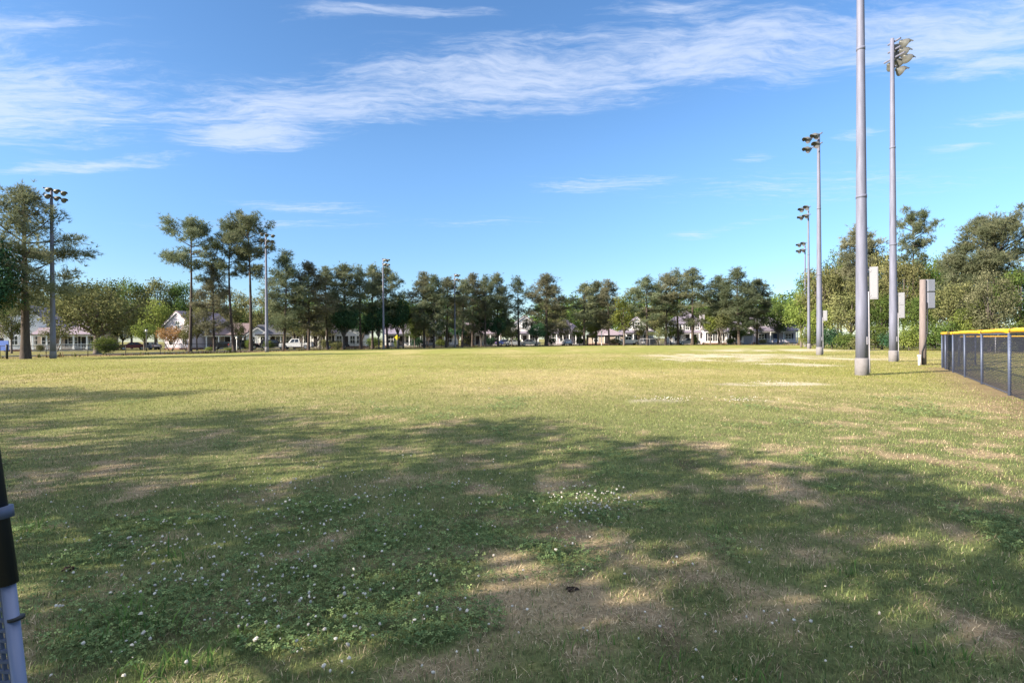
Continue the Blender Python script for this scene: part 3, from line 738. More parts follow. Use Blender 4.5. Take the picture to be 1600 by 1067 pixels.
SA = make_leafy(211, 3, 1.9, 0.0, 'leaf', 22, 170, 0.85, (0.10, 0.19), 'shrub', 'shrub', trunk=0.05)
SB = make_leafy(212, 3, 1.9, 0.0, 'deep', 22, 170, 0.85, (0.10, 0.19), 'shrub', 'shrub', trunk=0.05)
SL = make_leafy(213, 3, 1.9, 0.0, 'lime', 22, 150, 0.85, (0.10, 0.19), 'shrub', 'shrub', trunk=0.05)
SO = make_leafy(214, 3, 1.9, 0.0, 'oak', 22, 160, 0.85, (0.10, 0.19), 'shrub', 'shrub', trunk=0.05)

LEFTW = 'leafy trees behind the left houses'
YARD = 'small leafy trees and shrubs in the yards along the street'
plant(LO, 152, 66, 429, 155, 'wide olive live oak with low crown right of the leftmost light pole')
plant(LD, -22, 47, 365, 128, 'dark leafy tree half cut off by the left edge of the photo')
for (p, px, D, top, w, lab) in [
    (LB, 62, 112, 440, 90, 'olive tree top behind the large spreading pine'),
    (LB, 118, 110, 436, 80, 'olive tree rising behind the left part of the live oak'),
    (LA, 160, 118, 430, 80, 'dark green tree top above the middle of the live oak'),
    (LA, 206, 112, 427, 72, 'round green tree top above the right end of the live oak'),
    (LB, 245, 114, 424, 80, 'olive treetop just left of the flat-topped pine crown'),
    (LC, 243, 101, 462, 62, 'yellow-green tree left of the gabled lilac house'),
    (LC, 226, 96, 498, 44, 'small yellow-green tree in front of the silver car at left'),
    (LA, 286, 116, 432, 80, 'green tree behind the trunk of the flat-topped pine'),
    (LB, 350, 116, 440, 80, 'olive tree filling the gap behind the two tall pines'),
    (LB, 410, 116, 452, 74, 'olive tree behind the second light pole'),
    (LA, 192, 100, 490, 50, 'dark green tree behind the dark red car'),
]: plant(p, px, D, top, w, lab, LEFTW)
for (p, px, D, top, w, lab) in [
    (LB, 18, 76, 462, 62, 'olive tree in front of the white two-storey gabled house'),
    (LM, 88, 88, 505, 44, 'grey-green small tree in front of the low railed porch'),
    (LB, 308, 90, 470, 50, 'olive tree in front of the roof of the lilac gabled house'),
    (LR, 267, 88, 508, 54, 'low rusty-leaved shrub tree in front of the lilac gable'),
    (LM, 292, 86, 510, 36, 'small olive crape myrtle left of the flat-topped pine trunk'),
    (LM, 374, 92, 500, 26, 'small brown-stemmed tree between the two tall pine trunks'),
    (LD, 537, 90, 472, 52, 'round dark green tree in front of the white bay-fronted house'),
    (LD, 592, 95, 470, 50, 'dark green tree at the foot of the third light pole'),
    (LD, 622, 97, 458, 50, 'large dark green tree right of the third light pole'),
    (LC, 630, 101, 454, 40, 'yellow-green treetop above the large dark green tree'),
    (LD, 752, 112, 488, 36, 'dark green tree below the thin dark pine'),
    (LD, 778, 113, 492, 34, 'dark green tree below the round-topped pine'),
    (LM, 793, 112, 508, 34, 'grey-brown crape myrtle beside the blue car'),
    (LD, 838, 112, 502, 36, 'dense dark green tree under the broad lone pine'),
    (LM, 882, 118, 505, 30, 'brownish crape myrtle in front of the purple-roofed porch house'),
    (LC, 905, 119, 503, 28, 'small bright green tree right of the purple-roofed porch house'),
    (LC, 926, 121, 505, 24, 'small light green tree between the three grouped pines'),
    (LN, 975, 113, 455, 40, 'narrow light green tree reaching down to the grass'),
    (LC, 1048, 117, 504, 24, 'small yellow-green tree beside the two-storey house porch'),
    (LC, 1110, 112, 484, 34, 'yellow-green tree left of the forked crape myrtle'),
    (LM, 1129, 110, 480, 44, 'crape myrtle with forked pale grey trunk in front of the white house'),
    (LC, 1168, 121, 509, 26, 'low yellow-green tree behind the grey board panel'),
    (LA, 700, 116, 490, 46, 'green tree behind the foot of the fourth light pole'),
    (LB, 655, 112, 480, 46, 'olive tree behind the clump of pines by the fourth light pole'),
    (LB, 460, 100, 470, 70, 'olive tree behind the pointed conical pine'),
    (LB, 505, 106, 472, 60, 'olive tree behind the columned porch'),
    (LB, 870, 132, 468, 50, 'olive tree behind the purple-roofed porch house'),
    (LB, 930, 136, 474, 62, 'olive tree behind the three grouped pines'),
    (LB, 1020, 134, 470, 60, 'olive tree behind the small white dormered house'),
    (LA, 1105, 138, 468, 60, 'green tree behind the white shuttered house'),
    (LD, 566, 97, 486, 40, 'dark green tree between the thin pine and the third light pole'),
    (LA, 648, 104, 492, 40, 'green tree between the large dark green tree and the pine clump'),
    (LM, 668, 110, 506, 34, 'grey-green crape myrtle behind the thick-trunked middle pine'),
    (LD, 716, 113, 498, 34, 'dark green tree just right of the fourth light pole foot'),
    (LM, 735, 118, 506, 30, 'crape myrtle under the broad-topped pine'),
    (LA, 800, 120, 500, 34, 'green tree under the sparse see-through pine'),
    (LA, 856, 118, 504, 34, 'green tree behind the trunk of the broad lone pine'),
    (LM, 1000, 118, 505, 30, 'crape myrtle in front of the small white gabled house'),
    (LM, 1062, 120, 508, 24, 'crape myrtle in front of the two-storey house'),
    (LA, 1150, 120, 500, 34, 'green tree behind the trunk of the tall full pine'),
    (LM, 497, 96, 500, 36, 'grey-green crape myrtle in front of the columned porch'),
    (LM, 472, 94, 502, 32, 'crape myrtle behind the white pickup truck'),
    (LM, 1030, 111, 510, 34, 'dark crape myrtle beside the white-railed mesh panel'),
]: plant(p, px, D, top, w, lab, YARD)
for (p, px, D, top, w, lab) in [
    (SA, 166, 62, 522, 44, 'leafy green bush at the foot of the live oak trunk'),
    (SO, 63, 84, 536, 16, 'small round bush in front of the leftmost house porch'),
    (SL, 328, 84, 541, 16, 'low light green shrub left of the short dark pine trunk'),
    (SL, 358, 84, 542, 18, 'low light green shrub between the two tall pine trunks and the short pine'),
    (SL, 388, 96, 527, 12, 'bright green shrub behind the right leaning tall pine'),
    (SO, 527, 94, 532, 22, 'olive shrub left of the white bay-fronted house'),
    (SL, 620, 104, 527, 10, 'yellow-green shrub beneath the large dark green tree'),
    (SL, 1086, 116, 522, 10, 'yellow-green shrub beside the two-storey house chimney'),
    (SA, 908, 121, 526, 18, 'green shrub left of the low brown roof'),
    (SL, 690, 110, 528, 24, 'pale shrub at the foot of the fourth light pole'),
    (SO, 730, 114, 526, 22, 'olive shrub right of the fourth light pole'),
    (SB, 652, 108, 524, 26, 'dark shrub between the large dark green tree and the pine clump'),
    (SA, 585, 100, 524, 28, 'green shrub behind the foot of the third light pole'),
    (SO, 508, 98, 528, 24, 'olive shrub beside the columned porch'),
    (SB, 766, 118, 525, 22, 'dark shrub under the thin dark pine'),
    (SA, 806, 124, 526, 20, 'green shrub behind the silver sedan and sparse pine'),
    (SB, 862, 120, 525, 18, 'dark shrub right of the broad lone pine trunk'),
    (SO, 960, 120, 526, 22, 'olive shrub left of the narrow light green tree'),
    (SB, 1020, 120, 525, 24, 'dark shrub behind the white-railed mesh panel'),
    (SA, 1142, 118, 527, 18, 'green shrub between the white shuttered house and the tall full pine'),
    (SO, 1192, 120, 528, 18, 'olive shrub at the left porch corner of the two-dormer house'),
    (SA, 420, 98, 530, 22, 'green shrub behind the foot of the second light pole'),
]: plant(p, px, D, top, w, lab, YARD)

WOOD = 'trees of the wood behind the right light poles'
for (p, px, D, top, w, lab) in [
    (LC, 1252, 80, 452, 54, 'light green tree at the left end of the wood beside the two-dormer house'),
    (LB, 1286, 76, 402, 84, 'olive tree left of the third right-hand light pole, first tall one of the wood'),
    (LA, 1314, 78, 378, 62, 'tall olive-green tree between the third pole and the thickest pole'),
    (PR2, 1340, 74, 360, 70, 'brownish pine top behind the thickest light pole'),
    (LB, 1372, 72, 372, 66, 'olive treetop between the thickest pole and the pole with the lamp cluster'),
    (PT2, 1426, 70, 338, 62, 'thin-topped pine poking out of the wood right of the lamp cluster pole'),
    (LB, 1412, 66, 392, 74, 'olive tree below the thin-topped pine'),
    (LA, 1460, 66, 398, 70, 'green tree above the timber utility post'),
    (PF, 1500, 62, 384, 84, 'low spreading pine left of the big dark pine'),
    (PR1, 1554, 60, 354, 124, 'big dark spreading pine overtopping the wood at the right edge'),
    (LV, 1546, 52, 414, 78, 'grey-green vine-draped tree at the front of the wood near the yellow-capped fence'),
    (LA, 1596, 56, 408, 96, 'green tree at the right edge below the big dark pine'),
    (LB, 1492, 57, 428, 78, 'olive tree right of the timber utility post'),
    (LB, 1330, 68, 446, 80, 'olive tree hugging the left side of the thickest light pole'),
    (LA, 1378, 64, 450, 76, 'green tree between the two tall right poles at mid height'),
    (LA, 1440, 60, 452, 70, 'green tree directly behind the timber utility post'),
    (LC, 1520, 54, 462, 64, 'light green tree between the utility post and the vine-draped tree'),
    (LC, 1285, 72, 470, 56, 'light green lower tree around the third right-hand pole'),
    (LA, 1268, 92, 414, 76, 'green tree deep in the wood right behind the two slim far poles'),
    (LB, 1310, 90, 398, 90, 'olive tree deep in the wood left of the thickest pole'),
    (LA, 1352, 88, 402, 90, 'green tree deep in the wood hidden by the thickest pole'),
    (LB, 1398, 86, 384, 90, 'olive tree deep in the wood behind the lamp cluster pole'),
    (LA, 1444, 84, 388, 90, 'green tree deep in the wood under the thin-topped pine'),
    (LB, 1490, 80, 394, 90, 'olive tree deep in the wood behind the low spreading pine'),
    (LA, 1540, 76, 396, 110, 'green tree deep in the wood behind the big dark pine trunk'),
    (LB, 1355, 70, 420, 84, 'olive tree between the thickest pole and its pale cabinet'),
    (LB, 1668, 54, 388, 130, 'olive tree just outside the right edge of the photo'),
    (LA, 1216, 122, 466, 70, 'bright green tree behind the two-dormer house'),
]: plant(p, px, D, top, w, lab, WOOD)
UND = 'shrubs along the front of the right-hand wood'
for i, (p, px, D, top, w, lab) in enumerate([
    (SL, 1268, 74, 505, 40, 'light green shrub at the left end of the wood front'),
    (SB, 1300, 66, 508, 50, 'dark green shrub just right of the third right-hand pole'),
    (SA, 1326, 63, 516, 44, 'green shrub left of the foot of the thickest pole'),
    (SA, 1366, 62, 502, 50, 'green shrub right of the thickest pole'),
    (SB, 1392, 60, 516, 40, 'dark shrub behind the pole with the lamp cluster'),
    (SL, 1420, 58, 506, 46, 'light green shrub left of the timber utility post'),
    (SA, 1456, 57, 500, 52, 'green shrub right behind the timber utility post'),
    (SA, 1488, 55, 494, 54, 'green shrub over the far corner of the yellow-capped fence'),
    (SL, 1524, 53, 492, 56, 'light green shrub over the middle of the yellow-capped fence'),
    (SO, 1562, 51, 498, 56, 'olive shrub over the joint of the yellow cap'),
    (SA, 1600, 50, 492, 60, 'green shrub at the right edge behind the yellow-capped fence'),
    (SO, 1344, 60, 524, 40, 'low olive shrub behind the foot of the thickest pole'),
]): plant(p, px, D, top, w, lab, UND)

# trees out of the picture on the left that throw the shade on the lawn
OFF = 'trees outside the picture that shade the lawn'
LS1 = make_leafy(221, 10, 4.0, 0.34, 'oak', 30, 110, 0.85, (0.15, 0.27), trunk=0.16)
LS2 = make_leafy(222, 10, 4.0, 0.38, 'leaf', 24, 110, 0.85, (0.15, 0.27), trunk=0.15)
def shade_tree(p, q_tip, h):
    """where a tree of height h must stand for its top to throw shade at q_tip along the shadow direction, p across it"""
    q = q_tip - h / math.tan(SUN_EL); return (SH.x * q - SH.y * p, SH.y * q + SH.x * p)
OFFR = random.Random(45)
for (k, p, q, h, r) in [(LS1, 18.0, 0.6, 12, 3.6), (LS1, 21.5, -3.0, 12, 4.0), (LS1, 25.0, -7.0, 12, 4.0), (LS2, 14.2, -3.0, 9.5, 2.6), (LS1, 10.6, 2.6, 10.5, 3.8), (LS1, 7.4, 5.6, 8.6, 3.5), (LS2, 3.4, 6.8, 8.0, 3.3), (LS2, 0.0, 9.6, 8.8, 3.6),
                        (LS2, -3.0, 11.5, 11, 3.6), (LS2, 8.6, -2.5, 10, 3.0), (LS1, 4.9, 6.6, 7.2, 2.8), (LS1, 1.6, 8.6, 7.2, 2.8)]:
    plant(k, 0, 0, label='tree outside the left edge whose crown shades the near lawn', group=OFF, loc=shade_tree(p, q, h), h=h, r=r, rz=OFFR.uniform(0, 6.28))

# the distant wood behind the houses: one mass
def build_treeline():
    rng = np.random.default_rng(77); mb = MB(); PP, NN, TT = [], [], []
    for px in range(-60, 1300, 17):
        D = rng.uniform(165, 205); top = rng.uniform(450, 468)
        if 780 < px < 835: top = 496
        if 300 < px < 480: top = 470 + rng.uniform(0, 8)
        x, y = at(px + rng.uniform(-8, 8), D); h = ztop(px, top, D); rr = rng.uniform(3.4, 5.2)
        for c in crown_clumps(rng, 0, h * 0.55, rr, h * 0.45 - 0.8, 26, 2.0):
            k = 70; q = rng.normal(0, 1, (k, 3)); q /= np.linalg.norm(q, axis=1, keepdims=True)
            PP.append(q * (rng.random(k) ** 0.5)[:, None] * c[3] + np.array((x + c[0], y + c[1], c[2]))); NN.append(q * .7 + np.array((0, 0, .5))); TT.append(np.clip(rng.uniform(.1, .8) + rng.normal(0, .15, k), 0, 1))
    leaves(mb, np.concatenate(PP), np.concatenate(NN), rng, (0.4, 0.8), np.concatenate(TT))
    o = mb.build('woods', MAT['leaf']); o['kind'] = 'stuff'; o['label'] = 'distant wood behind the street of houses'
build_treeline()


def build_undergrowth():
    rng = np.random.default_rng(88); mb = MB(); P = [Vector(p) for p in EDGE_P]
    for a, b in zip(P[1:-2], P[2:-1]):
        d = b - a; n = int(d.length * 26); nrm = Vector((-d.y, d.x)).normalized()
        t = rng.random(n); o = rng.normal(0.9, 0.7, n); x = a.x + d.x * t + nrm.x * o; y = a.y + d.y * t + nrm.y * o
        cl = sstep(0.42, 0.66, fbm(x / 2.5, y / 2.5, 19, 3)); k = rng.random(n) < 0.2 + 0.8 * cl; x, y, cl = x[k], y[k], cl[k]; n = len(x); q = rng.random(n)[:, None]
        col = np.where((rng.random(n) < 0.5)[:, None], np.array((0.15, 0.10, 0.06)) * (0.5 + q), np.array((0.10, 0.11, 0.035)) * (0.5 + q))
        B, Fq, C = blades(x, y, rng.uniform(0.1, 0.5, n) * (0.4 + cl), rng.uniform(0.05, 0.12, n), rng.uniform(0.1, 1.1, n), rng.uniform(0, 6.28, n), col, np.zeros(n)); mb.add(B, Fq, col=C)
    o = mb.build('undergrowth', BLADE); o['kind'] = 'stuff'; o['label'] = 'dry leaf litter and weeds along the far field edge'
build_undergrowth()


# ------------------------------------------------------------------ light poles
def lamp_mesh():
    """bowl floodlight with visor pointing along +Y and a little down, hung on a short knuckle at the origin"""
    h = MB(); prof = [(0.0, 0.06), (0.06, 0.13), (0.16, 0.17), (0.26, 0.25), (0.36, 0.32), (0.46, 0.345)]
    n = 16; V = [(0, -0.02, 0)]; 
    for (yy, r) in prof: V += [(r * math.cos(2 * math.pi * j / n), yy, r * math.sin(2 * math.pi * j / n)) for j in range(n)]
    Q = [(1 + i * n + j, 1 + i * n + (j + 1) % n, 1 + (i + 1) * n + (j + 1) % n, 1 + (i + 1) * n + j) for i in range(len(prof) - 1) for j in range(n)]
    h.add(V, [np.array([(0, 1 + (j + 1) % n, 1 + j) for j in range(n)]), np.array(Q)])
    v = MB(); m = 9; V = []
    for (yy, r) in ((0.44, 0.352), (0.82, 0.375)): 
        for rr in (r, r - 0.012): V += [(rr * math.cos(R(8) + R(164) * j / (m - 1)), yy - (0.16 if yy > .5 and j in (0, m - 1) else 0.07 if yy > .5 and j in (1, m - 2) else 0), rr * math.sin(R(8) + R(164) * j / (m - 1))) for j in range(m)]
    Q = []
    for j in range(m - 1): Q += [(j, j + 1, 2 * m + j + 1, 2 * m + j), (m + j, 3 * m + j, 3 * m + j + 1, m + j + 1), (2 * m + j, 2 * m + j + 1, 3 * m + j + 1, 3 * m + j)]
    v.add(V, Q)
    g = MB(); g.add([(0, 0.42, 0)] + [(0.335 * math.cos(2 * math.pi * j / n), 0.435, 0.335 * math.sin(2 * math.pi * j / n)) for j in range(n)], [(0, 1 + j, 1 + (j + 1) % n) for j in range(n)])
    return h, v, g
_hm, _vm, _gm = lamp_mesh()
LAMP = None


def light_pole(px, D, top_px, rad, aim, rows, spacing, label, box=None, per=None, height=None, tilt=18, base_h=0.65, arm_ang=None, scale=1.0):
    """tapered pole; aim = direction (angle on the ground) the lamps look in; rows of lamps on cross-arms at right angles to it"""
    global LAMP
    x, y = at(px, D); Hh = height or ztop(px, top_px, D)
    root = thing('light_pole', label, 'light pole', (x, y, 0), 0, 'tall steel sports light poles')
    zs = np.linspace(base_h, Hh, 12)
    m = MB(); m.tube([(0, 0, z) for z in zs], [rad * (1 - 0.55 * (z / Hh)) for z in zs], 20)
    for zz in (Hh * .36, Hh * .66): m.tube([(0, 0, zz), (0, 0, zz + .12)], [rad * (1 - .55 * zz / Hh) + .012] * 2, 20)
    pole = m.build('pole', MAT['pole'], root, True)
    if D < 50:
        a0 = R(-62); M = Matrix.Rotation(a0, 4, 'Z'); rr = rad * (1 - .55 * 1.35 / Hh)
        m = MB(); m.box(rr - .02, rr + .012, -.055, .055, base_h + .55, base_h + .85, M)
        for zz in (base_h + .58, base_h + .82): m.box(rr + .012, rr + .02, -.012, .012, zz - .012, zz + .012, M)
        m.build('hand_hole_cover', MAT['steel_post'], root)
        if box:
            c = Vector((math.cos(box[4] - .5), math.sin(box[4] - .5), 0)); zs2 = np.linspace(0.1, box[0] + .3, 6)
            MB().tube([tuple(c * (rad * (1.05 if z < base_h else 1 - .55 * z / Hh) + .035) + Vector((0, 0, z))) for z in zs2], .022, 8).build('conduit', MAT['steel_post'], root, True)
    m = MB(); m.tube([(0, 0, -0.2), (0, 0, base_h * .985), (0, 0, base_h + 0.02)], [rad * 1.04 + .015, rad * 1.03 + .015, rad * 1.0 + 0.002], 20); m.build('concrete_base', MAT['concrete'], root, True)
    ax = Vector((math.cos(aim + math.pi / 2), math.sin(aim + math.pi / 2), 0)); fw = Vector((math.cos(aim), math.sin(aim), 0))
    for i, (nl, dz) in enumerate(rows):
        zc = Hh - 0.15 - dz; half = spacing * (nl - 1) / 2 + 0.15
        m = MB(); a, b = -ax * half, ax * half; o = fw * 0.16
        m.tube([tuple(a + o + Vector((0, 0, zc))), tuple(b + o + Vector((0, 0, zc)))], 0.055, 6); m.tube([(0, 0, zc), tuple(o + Vector((0, 0, zc)))], 0.06, 6)
        m.build('crossarm', MAT['pole'], root)
        for k in range(nl):
            p = ax * (spacing * (k - (nl - 1) / 2)) + o + fw * 0.1 + Vector((0, 0, zc - 0.1))
            if LAMP is None:
                LAMP = _hm.build('floodlight', MAT['lamp'], root, True); _vm.build('visor', MAT['lamp'], LAMP, False); _gm.build('lens', MAT['lens'], LAMP); fl = LAMP
            else:
                fl = LAMP.copy(); COL.objects.link(fl); fl.parent = root
                for ch in LAMP.children: c = ch.copy(); COL.objects.link(c); c.parent = fl
            fl.location = p; fl.scale = (scale,) * 3
            fl.rotation_euler = (R(-tilt + random.uniform(-5, 5)), 0, aim - math.pi / 2 + random.uniform(-.22, .22))
    if box:
        (z0, z1, w, d, ang, mk) = box
        c = Vector((math.cos(ang), math.sin(ang), 0)); rr = rad * .9
        M = Matrix.Translation(c * (rr + 0.05 + d / 2)) @ Matrix.Rotation(ang, 4, 'Z')
        m = MB(); zm = (z0 + z1) / 2
        if z1 - z0 < 1.4: m.box(-d / 2, d / 2, -w / 2, w / 2, z0, z1, M);
        else: m.box(-d / 2, d / 2, -w / 2, w / 2, z0, zm - 0.006, M); m.box(-d / 2, d / 2, -w / 2, w / 2, zm + 0.006, z1, M)
        for zz in (z0 + .1, z1 - .1): m.box(-d / 2 - 0.12, -d / 2 + 0.01, -0.04, 0.04, zz - .03, zz + .03, M)
        bo = m.build('ballast_box', MAT[mk], root)
        m = MB()
        for (za, zb) in (((z0, z1),) if z1 - z0 < 1.4 else ((z0, zm - .006), (zm + .006, z1))):
            m.box(d / 2, d / 2 + .012, -w / 2 + .02, w / 2 - .02, za + .03, zb - .03, M); m.box(d / 2 + .012, d / 2 + .03, w / 2 - .07, w / 2 - .04, (za + zb) / 2 - .05, (za + zb) / 2 + .05, M)
            m.box(-d / 2 + .03, d / 2 - .03, -w / 2 - .012, -w / 2, za + .04, zb - .04, M)
            for zz in (za + .15, zb - .15): m.box(-d / 2 - .01, -d / 2 + .03, -w / 2 - .02, -w / 2 + .01, zz - .04, zz + .04, M)
        m.build('door', MAT['box_grey'] if mk == 'box_grey' else MAT['box'], bo)
    return root


right_aim = R(10); left_aim = R(188)
light_pole(1347, 21.3, 0, 0.225, left_aim, [(3, 0), (3, 0.75)], 0.9, 'thickest nearest light pole with pale cabinet, its top above the photo', box=(2.95, 4.2, 0.30, 0.26, R(-22), 'box'), height=19.2)
light_pole(1396, 32.5, 62, 0.225, R(14), [(2, 0.0), (2, 0.48), (3, 0.96), (1, 1.5)], 0.52, 'light pole with the large cluster of lamps facing right, behind the thickest pole', box=(2.6, 4.1, 0.36, 0.28, R(-15), 'box'), tilt=22, scale=0.86)
light_pole(1280.5, 45.5, 210, 0.24, left_aim, [(2, 0), (2, .8)], 1.0, 'light pole with lamps facing left and a small white cabinet, left of the thickest pole', box=(2.85, 3.7, 0.36, 0.28, R(-15), 'box'), scale=.85)
light_pole(1264, 70, 323, 0.2, left_aim, [(2, 0), (2, 1.0)], 1.0, 'farther slim light pole right beside the farthest pole of the right-hand row', scale=.95)
light_pole(1258.5, 84, 379, 0.18, left_aim, [(2, 0), (2, 1.0)], 1.0, 'shortest farthest pole of the right-hand row by the two-dormer house', scale=.95)
light_pole(83, 51, 295, 0.24, R(-15), [(3, 0), (3, 0.65)], 0.72, 'leftmost light pole, with two rows of three lamps, by the spreading pine', scale=.7)
light_pole(417, 73, 365, 0.23, R(-50), [(3, 0), (3, 0.8), (1, 1.6)], 0.68, 'second light pole from the left, beside two tall bare-trunked pines', scale=.7)
light_pole(599.5, 90, 404, 0.19, R(-20), [(2, 0), (2, .8)], 0.8, 'third light pole from the left, rising out of pines and dark green trees', scale=.85)
light_pole(711, 103, 428, 0.18, R(-25), [(2, 0), (2, .85)], 0.8, 'fourth light pole from the left, among pines near the picture middle', scale=.85)


# ------------------------------------------------------------------ chain-link fences
def wire_mesh(mb, a, b, z0, z1, sp=0.06, wr=0.0018):
    """diamond wire: two families of thin wires clipped to the panel between ground points a and b"""
    a = np.array(a, float); b = np.array(b, float); L = np.linalg.norm(b - a); e = (b - a) / L; nrm = np.array((-e[1], e[0])); H = z1 - z0
    st = sp * math.sqrt(2); k = np.arange(-int(H / st) - 1, int(L / st) + 2); V = []
    for sg in (1, -1):
        s0 = k * st; t0 = np.clip(np.maximum(0, -s0), 0, H); t1 = np.minimum(H, L - s0); ok = t1 > t0 + 0.01
        for s, u0, u1 in zip(s0[ok], t0[ok], t1[ok]):
            p, q = (s + u0, z0 + (u0 if sg > 0 else H - u0)), (s + u1, z0 + (u1 if sg > 0 else H - u1)); V.append((p, q, sg))
    n = len(V); P = np.zeros((n, 6, 3), np.float32)
    for i, (p, q, sg) in enumerate(V):
        for j, w in enumerate((p, q)):
            for t in range(3):
                an = 2.094 * t; ox = wr * math.cos(an) + 0.002 * sg; oz = wr * math.sin(an)
                P[i, j * 3 + t] = (a[0] + e[0] * (w[0] - sg * oz * .7) + nrm[0] * ox, a[1] + e[1] * (w[0] - sg * oz * .7) + nrm[1] * ox, w[1] + oz * .7)
    mb.add(P.reshape(-1, 3), (np.arange(n)[:, None, None] * 6 + np.array([[(0, 1, 4, 3), (1, 2, 5, 4), (2, 0, 3, 5)]])).reshape(-1, 4))


def capped_fence(runs, label, H, spacing, with_mesh=True, joint_gap=0.03, wr=0.0036, posts_at=None):
    root = thing('chain_link_fence', label, 'fence', (0, 0, 0))
    for ri, (a, b) in enumerate(runs):
        A, B = Vector(a), Vector(b); L = (B - A).length; e = (B - A) / L
        ss = posts_at[ri] if posts_at else [i * spacing for i in range(int(L / spacing) + 1)]
        for s in ss:
            p = A + e * s; MB().tube([(p.x, p.y, -0.1), (p.x, p.y, H - 0.03)], 0.037, 12).build('post', MAT['blue_post'], root, True)
        if with_mesh:
            m = MB(); wire_mesh(m, a, b, 0.03, H - 0.05, 0.062, wr); m.build('wire_mesh', MAT['mesh'], root)
            m = MB(); m.tube([(a[0], a[1], 0.05), (b[0], b[1], 0.05)], 0.006, 5); m.tube([(a[0], a[1], H - .06), (b[0], b[1], H - .06)], 0.02, 8); m.build('rail', MAT['blue_post'], root, True)
        cuts = [s for s in ss[::2] if 0 < s < L]; prev = 0.0
        for c in cuts + [L]:
            p, q = A + e * (prev + joint_gap), A + e * (c - joint_gap); n = max(3, int((c - prev) / 0.4)); pts = []
            for i in range(n + 1):
                w = p.lerp(q, i / n); pts.append((w.x, w.y, H + 0.004 * math.sin(i * 1.3) + 0.012 * math.sin(math.pi * i / n)))
            MB().tube(pts, [0.058] * (n + 1), 14).build('yellow_cap', MAT['yellow'], root, True); prev = c
    return root
FH = 1.62
# posts read from the photo along the run, counted from the far corner
capped_fence([((20.4, 25.8), (12.45, 13.6)), ((12.4, 13.52), (7.6, 6.2)), ((20.45, 25.87), (24.3, 28.5))], 'chain-link fence with navy posts and rounded yellow plastic top cap', FH, 2.9,
             posts_at=[[0.02, 1.35, 3.9, 7.1, 10.6, 14.5], [2.9, 5.8, 8.7], [2.2, 4.6]])
# dark screened fence across the infield behind
def screen_fence(a, b, label, H):
    root = thing('screened_fence', label, 'fence'); A, B = Vector(a), Vector(b); L = (B - A).length; e = (B - A) / L
    for i in range(int(L / 2.6) + 1):
        p = A + e * i * 2.6; MB().tube([(p.x, p.y, -0.1), (p.x, p.y, H)], 0.04, 10).build('post', MAT['steel_post'], root, True)
    m = MB(); wire_mesh(m, a, b, 0.05, H, 0.09, 0.017); m.build('dark_screen', MAT['mesh'], root)
    MB().tube([(A.x, A.y, H), (B.x, B.y, H)], 0.05, 8).build('rail', MAT['yellow'], root, True)
    return root
screen_fence(at(1500, 47), at(1790, 44), 'dark screened fence far behind the yellow-capped fence', 1.45)
# a plain pipe rail beside us, out of the picture: its shadow crosses the near lawn
root = thing('pipe_rail', 'bare pipe rail left outside the photo throwing a thin straight shadow on the lawn', 'rail')
ra, rb = (-10.07, 6.2), (-2.07, -0.35)
MB().tube([(ra[0], ra[1], 1.6), (rb[0], rb[1], 1.6)], .028, 12).build('rail', MAT['silver'], root, True)
for (px_, py_) in (ra, rb): MB().tube([(px_, py_, -.1), (px_, py_, 1.6)], .032, 12).build('post', MAT['silver'], root, True)
# low black chain-link fence along the street side of the field
def black_fence():
    root = thing('black_fence', 'low black chain-link fence along the left field edge below the trees', 'fence')
    pts = [at(px, d + 1.3) for px, d in EDGE[1:7]]
    for a, b in zip(pts[:-1], pts[1:]):
        A, B = Vector(a), Vector(b); L = (B - A).length; e = (B - A) / L; n = max(1, round(L / 3.2))
        for i in range(n):
            p = A + e * (L * i / n); MB().tube([(p.x, p.y, -0.1), (p.x, p.y, 1.22)], 0.034, 8).build('post', MAT['black'], root, True)
        m = MB(); wire_mesh(m, a, b, 0.05, 1.18, 0.11, 0.003); m.build('wire_mesh', MAT['mesh'], root)
        MB().tube([(A.x, A.y, 1.2), (B.x, B.y, 1.2)], 0.024, 8).build('rail', MAT['black'], root, True)
    return root
black_fence()
x, y = at(11, 50); r_ = thing('gate_post', 'thick black fence post at the left edge in front of the blue board', 'post', (x, y, 0))
MB().tube([(0, 0, -.1), (0, 0, 1.25), (0, 0, 1.3)], [.09, .09, .05], 12).build('shaft', MAT['black'], r_, True); MB().tube([(0, 0, 1.3), (0, 0, 1.36)], [.1, .06], 12).build('cap', MAT['black'], r_, True)


# ------------------------------------------------------------------ utility posts and small things on the right
def utility_post():
    x, y = at(1442, 28.6); root = thing('utility_post', 'weathered timber utility post with two grey meter cabinets beside the fence corner', 'utility post', (x, y, 0))
    H = ztop(1442, 437, 28.6)
    MB().tube([(0, 0, -.2), (0, 0, 1.5), (0.01, 0, H)], [.165, .155, .135], 14).build('timber_post', MAT['wood'], root, True)
    MB().tube([(0.30, .35, -.2), (0.30, .35, H - .2)], [.10, .09], 12).build('steel_post', MAT['steel_post'], root, True)
    z0 = ztop(1453, 482, 28.6); zm = (z0 + H) / 2 + .1
    for a, b in ((z0, zm - .02), (zm + .02, H)):
        m = MB(); m.box(0.19, 0.56, -0.12, 0.16, a, b); m.box(0.21, 0.54, -0.14, -0.12, a + .03, b - .03); m.build('meter_cabinet', MAT['box_grey'], root)
    MB().box(0.13, 0.19, -0.03, 0.1, z0 + .1, H - .1).build('bracket', MAT['steel_post'], root)
    MB().tube([(-0.12, -0.13, 0.02), (-0.13, -.13, 0.7), (-0.02, -.17, 1.1), (0.13, -.15, 1.7), (0.17, -.1, z0 + .3)], .03, 8).build('conduit', MAT['black'], root, True)
utility_post()
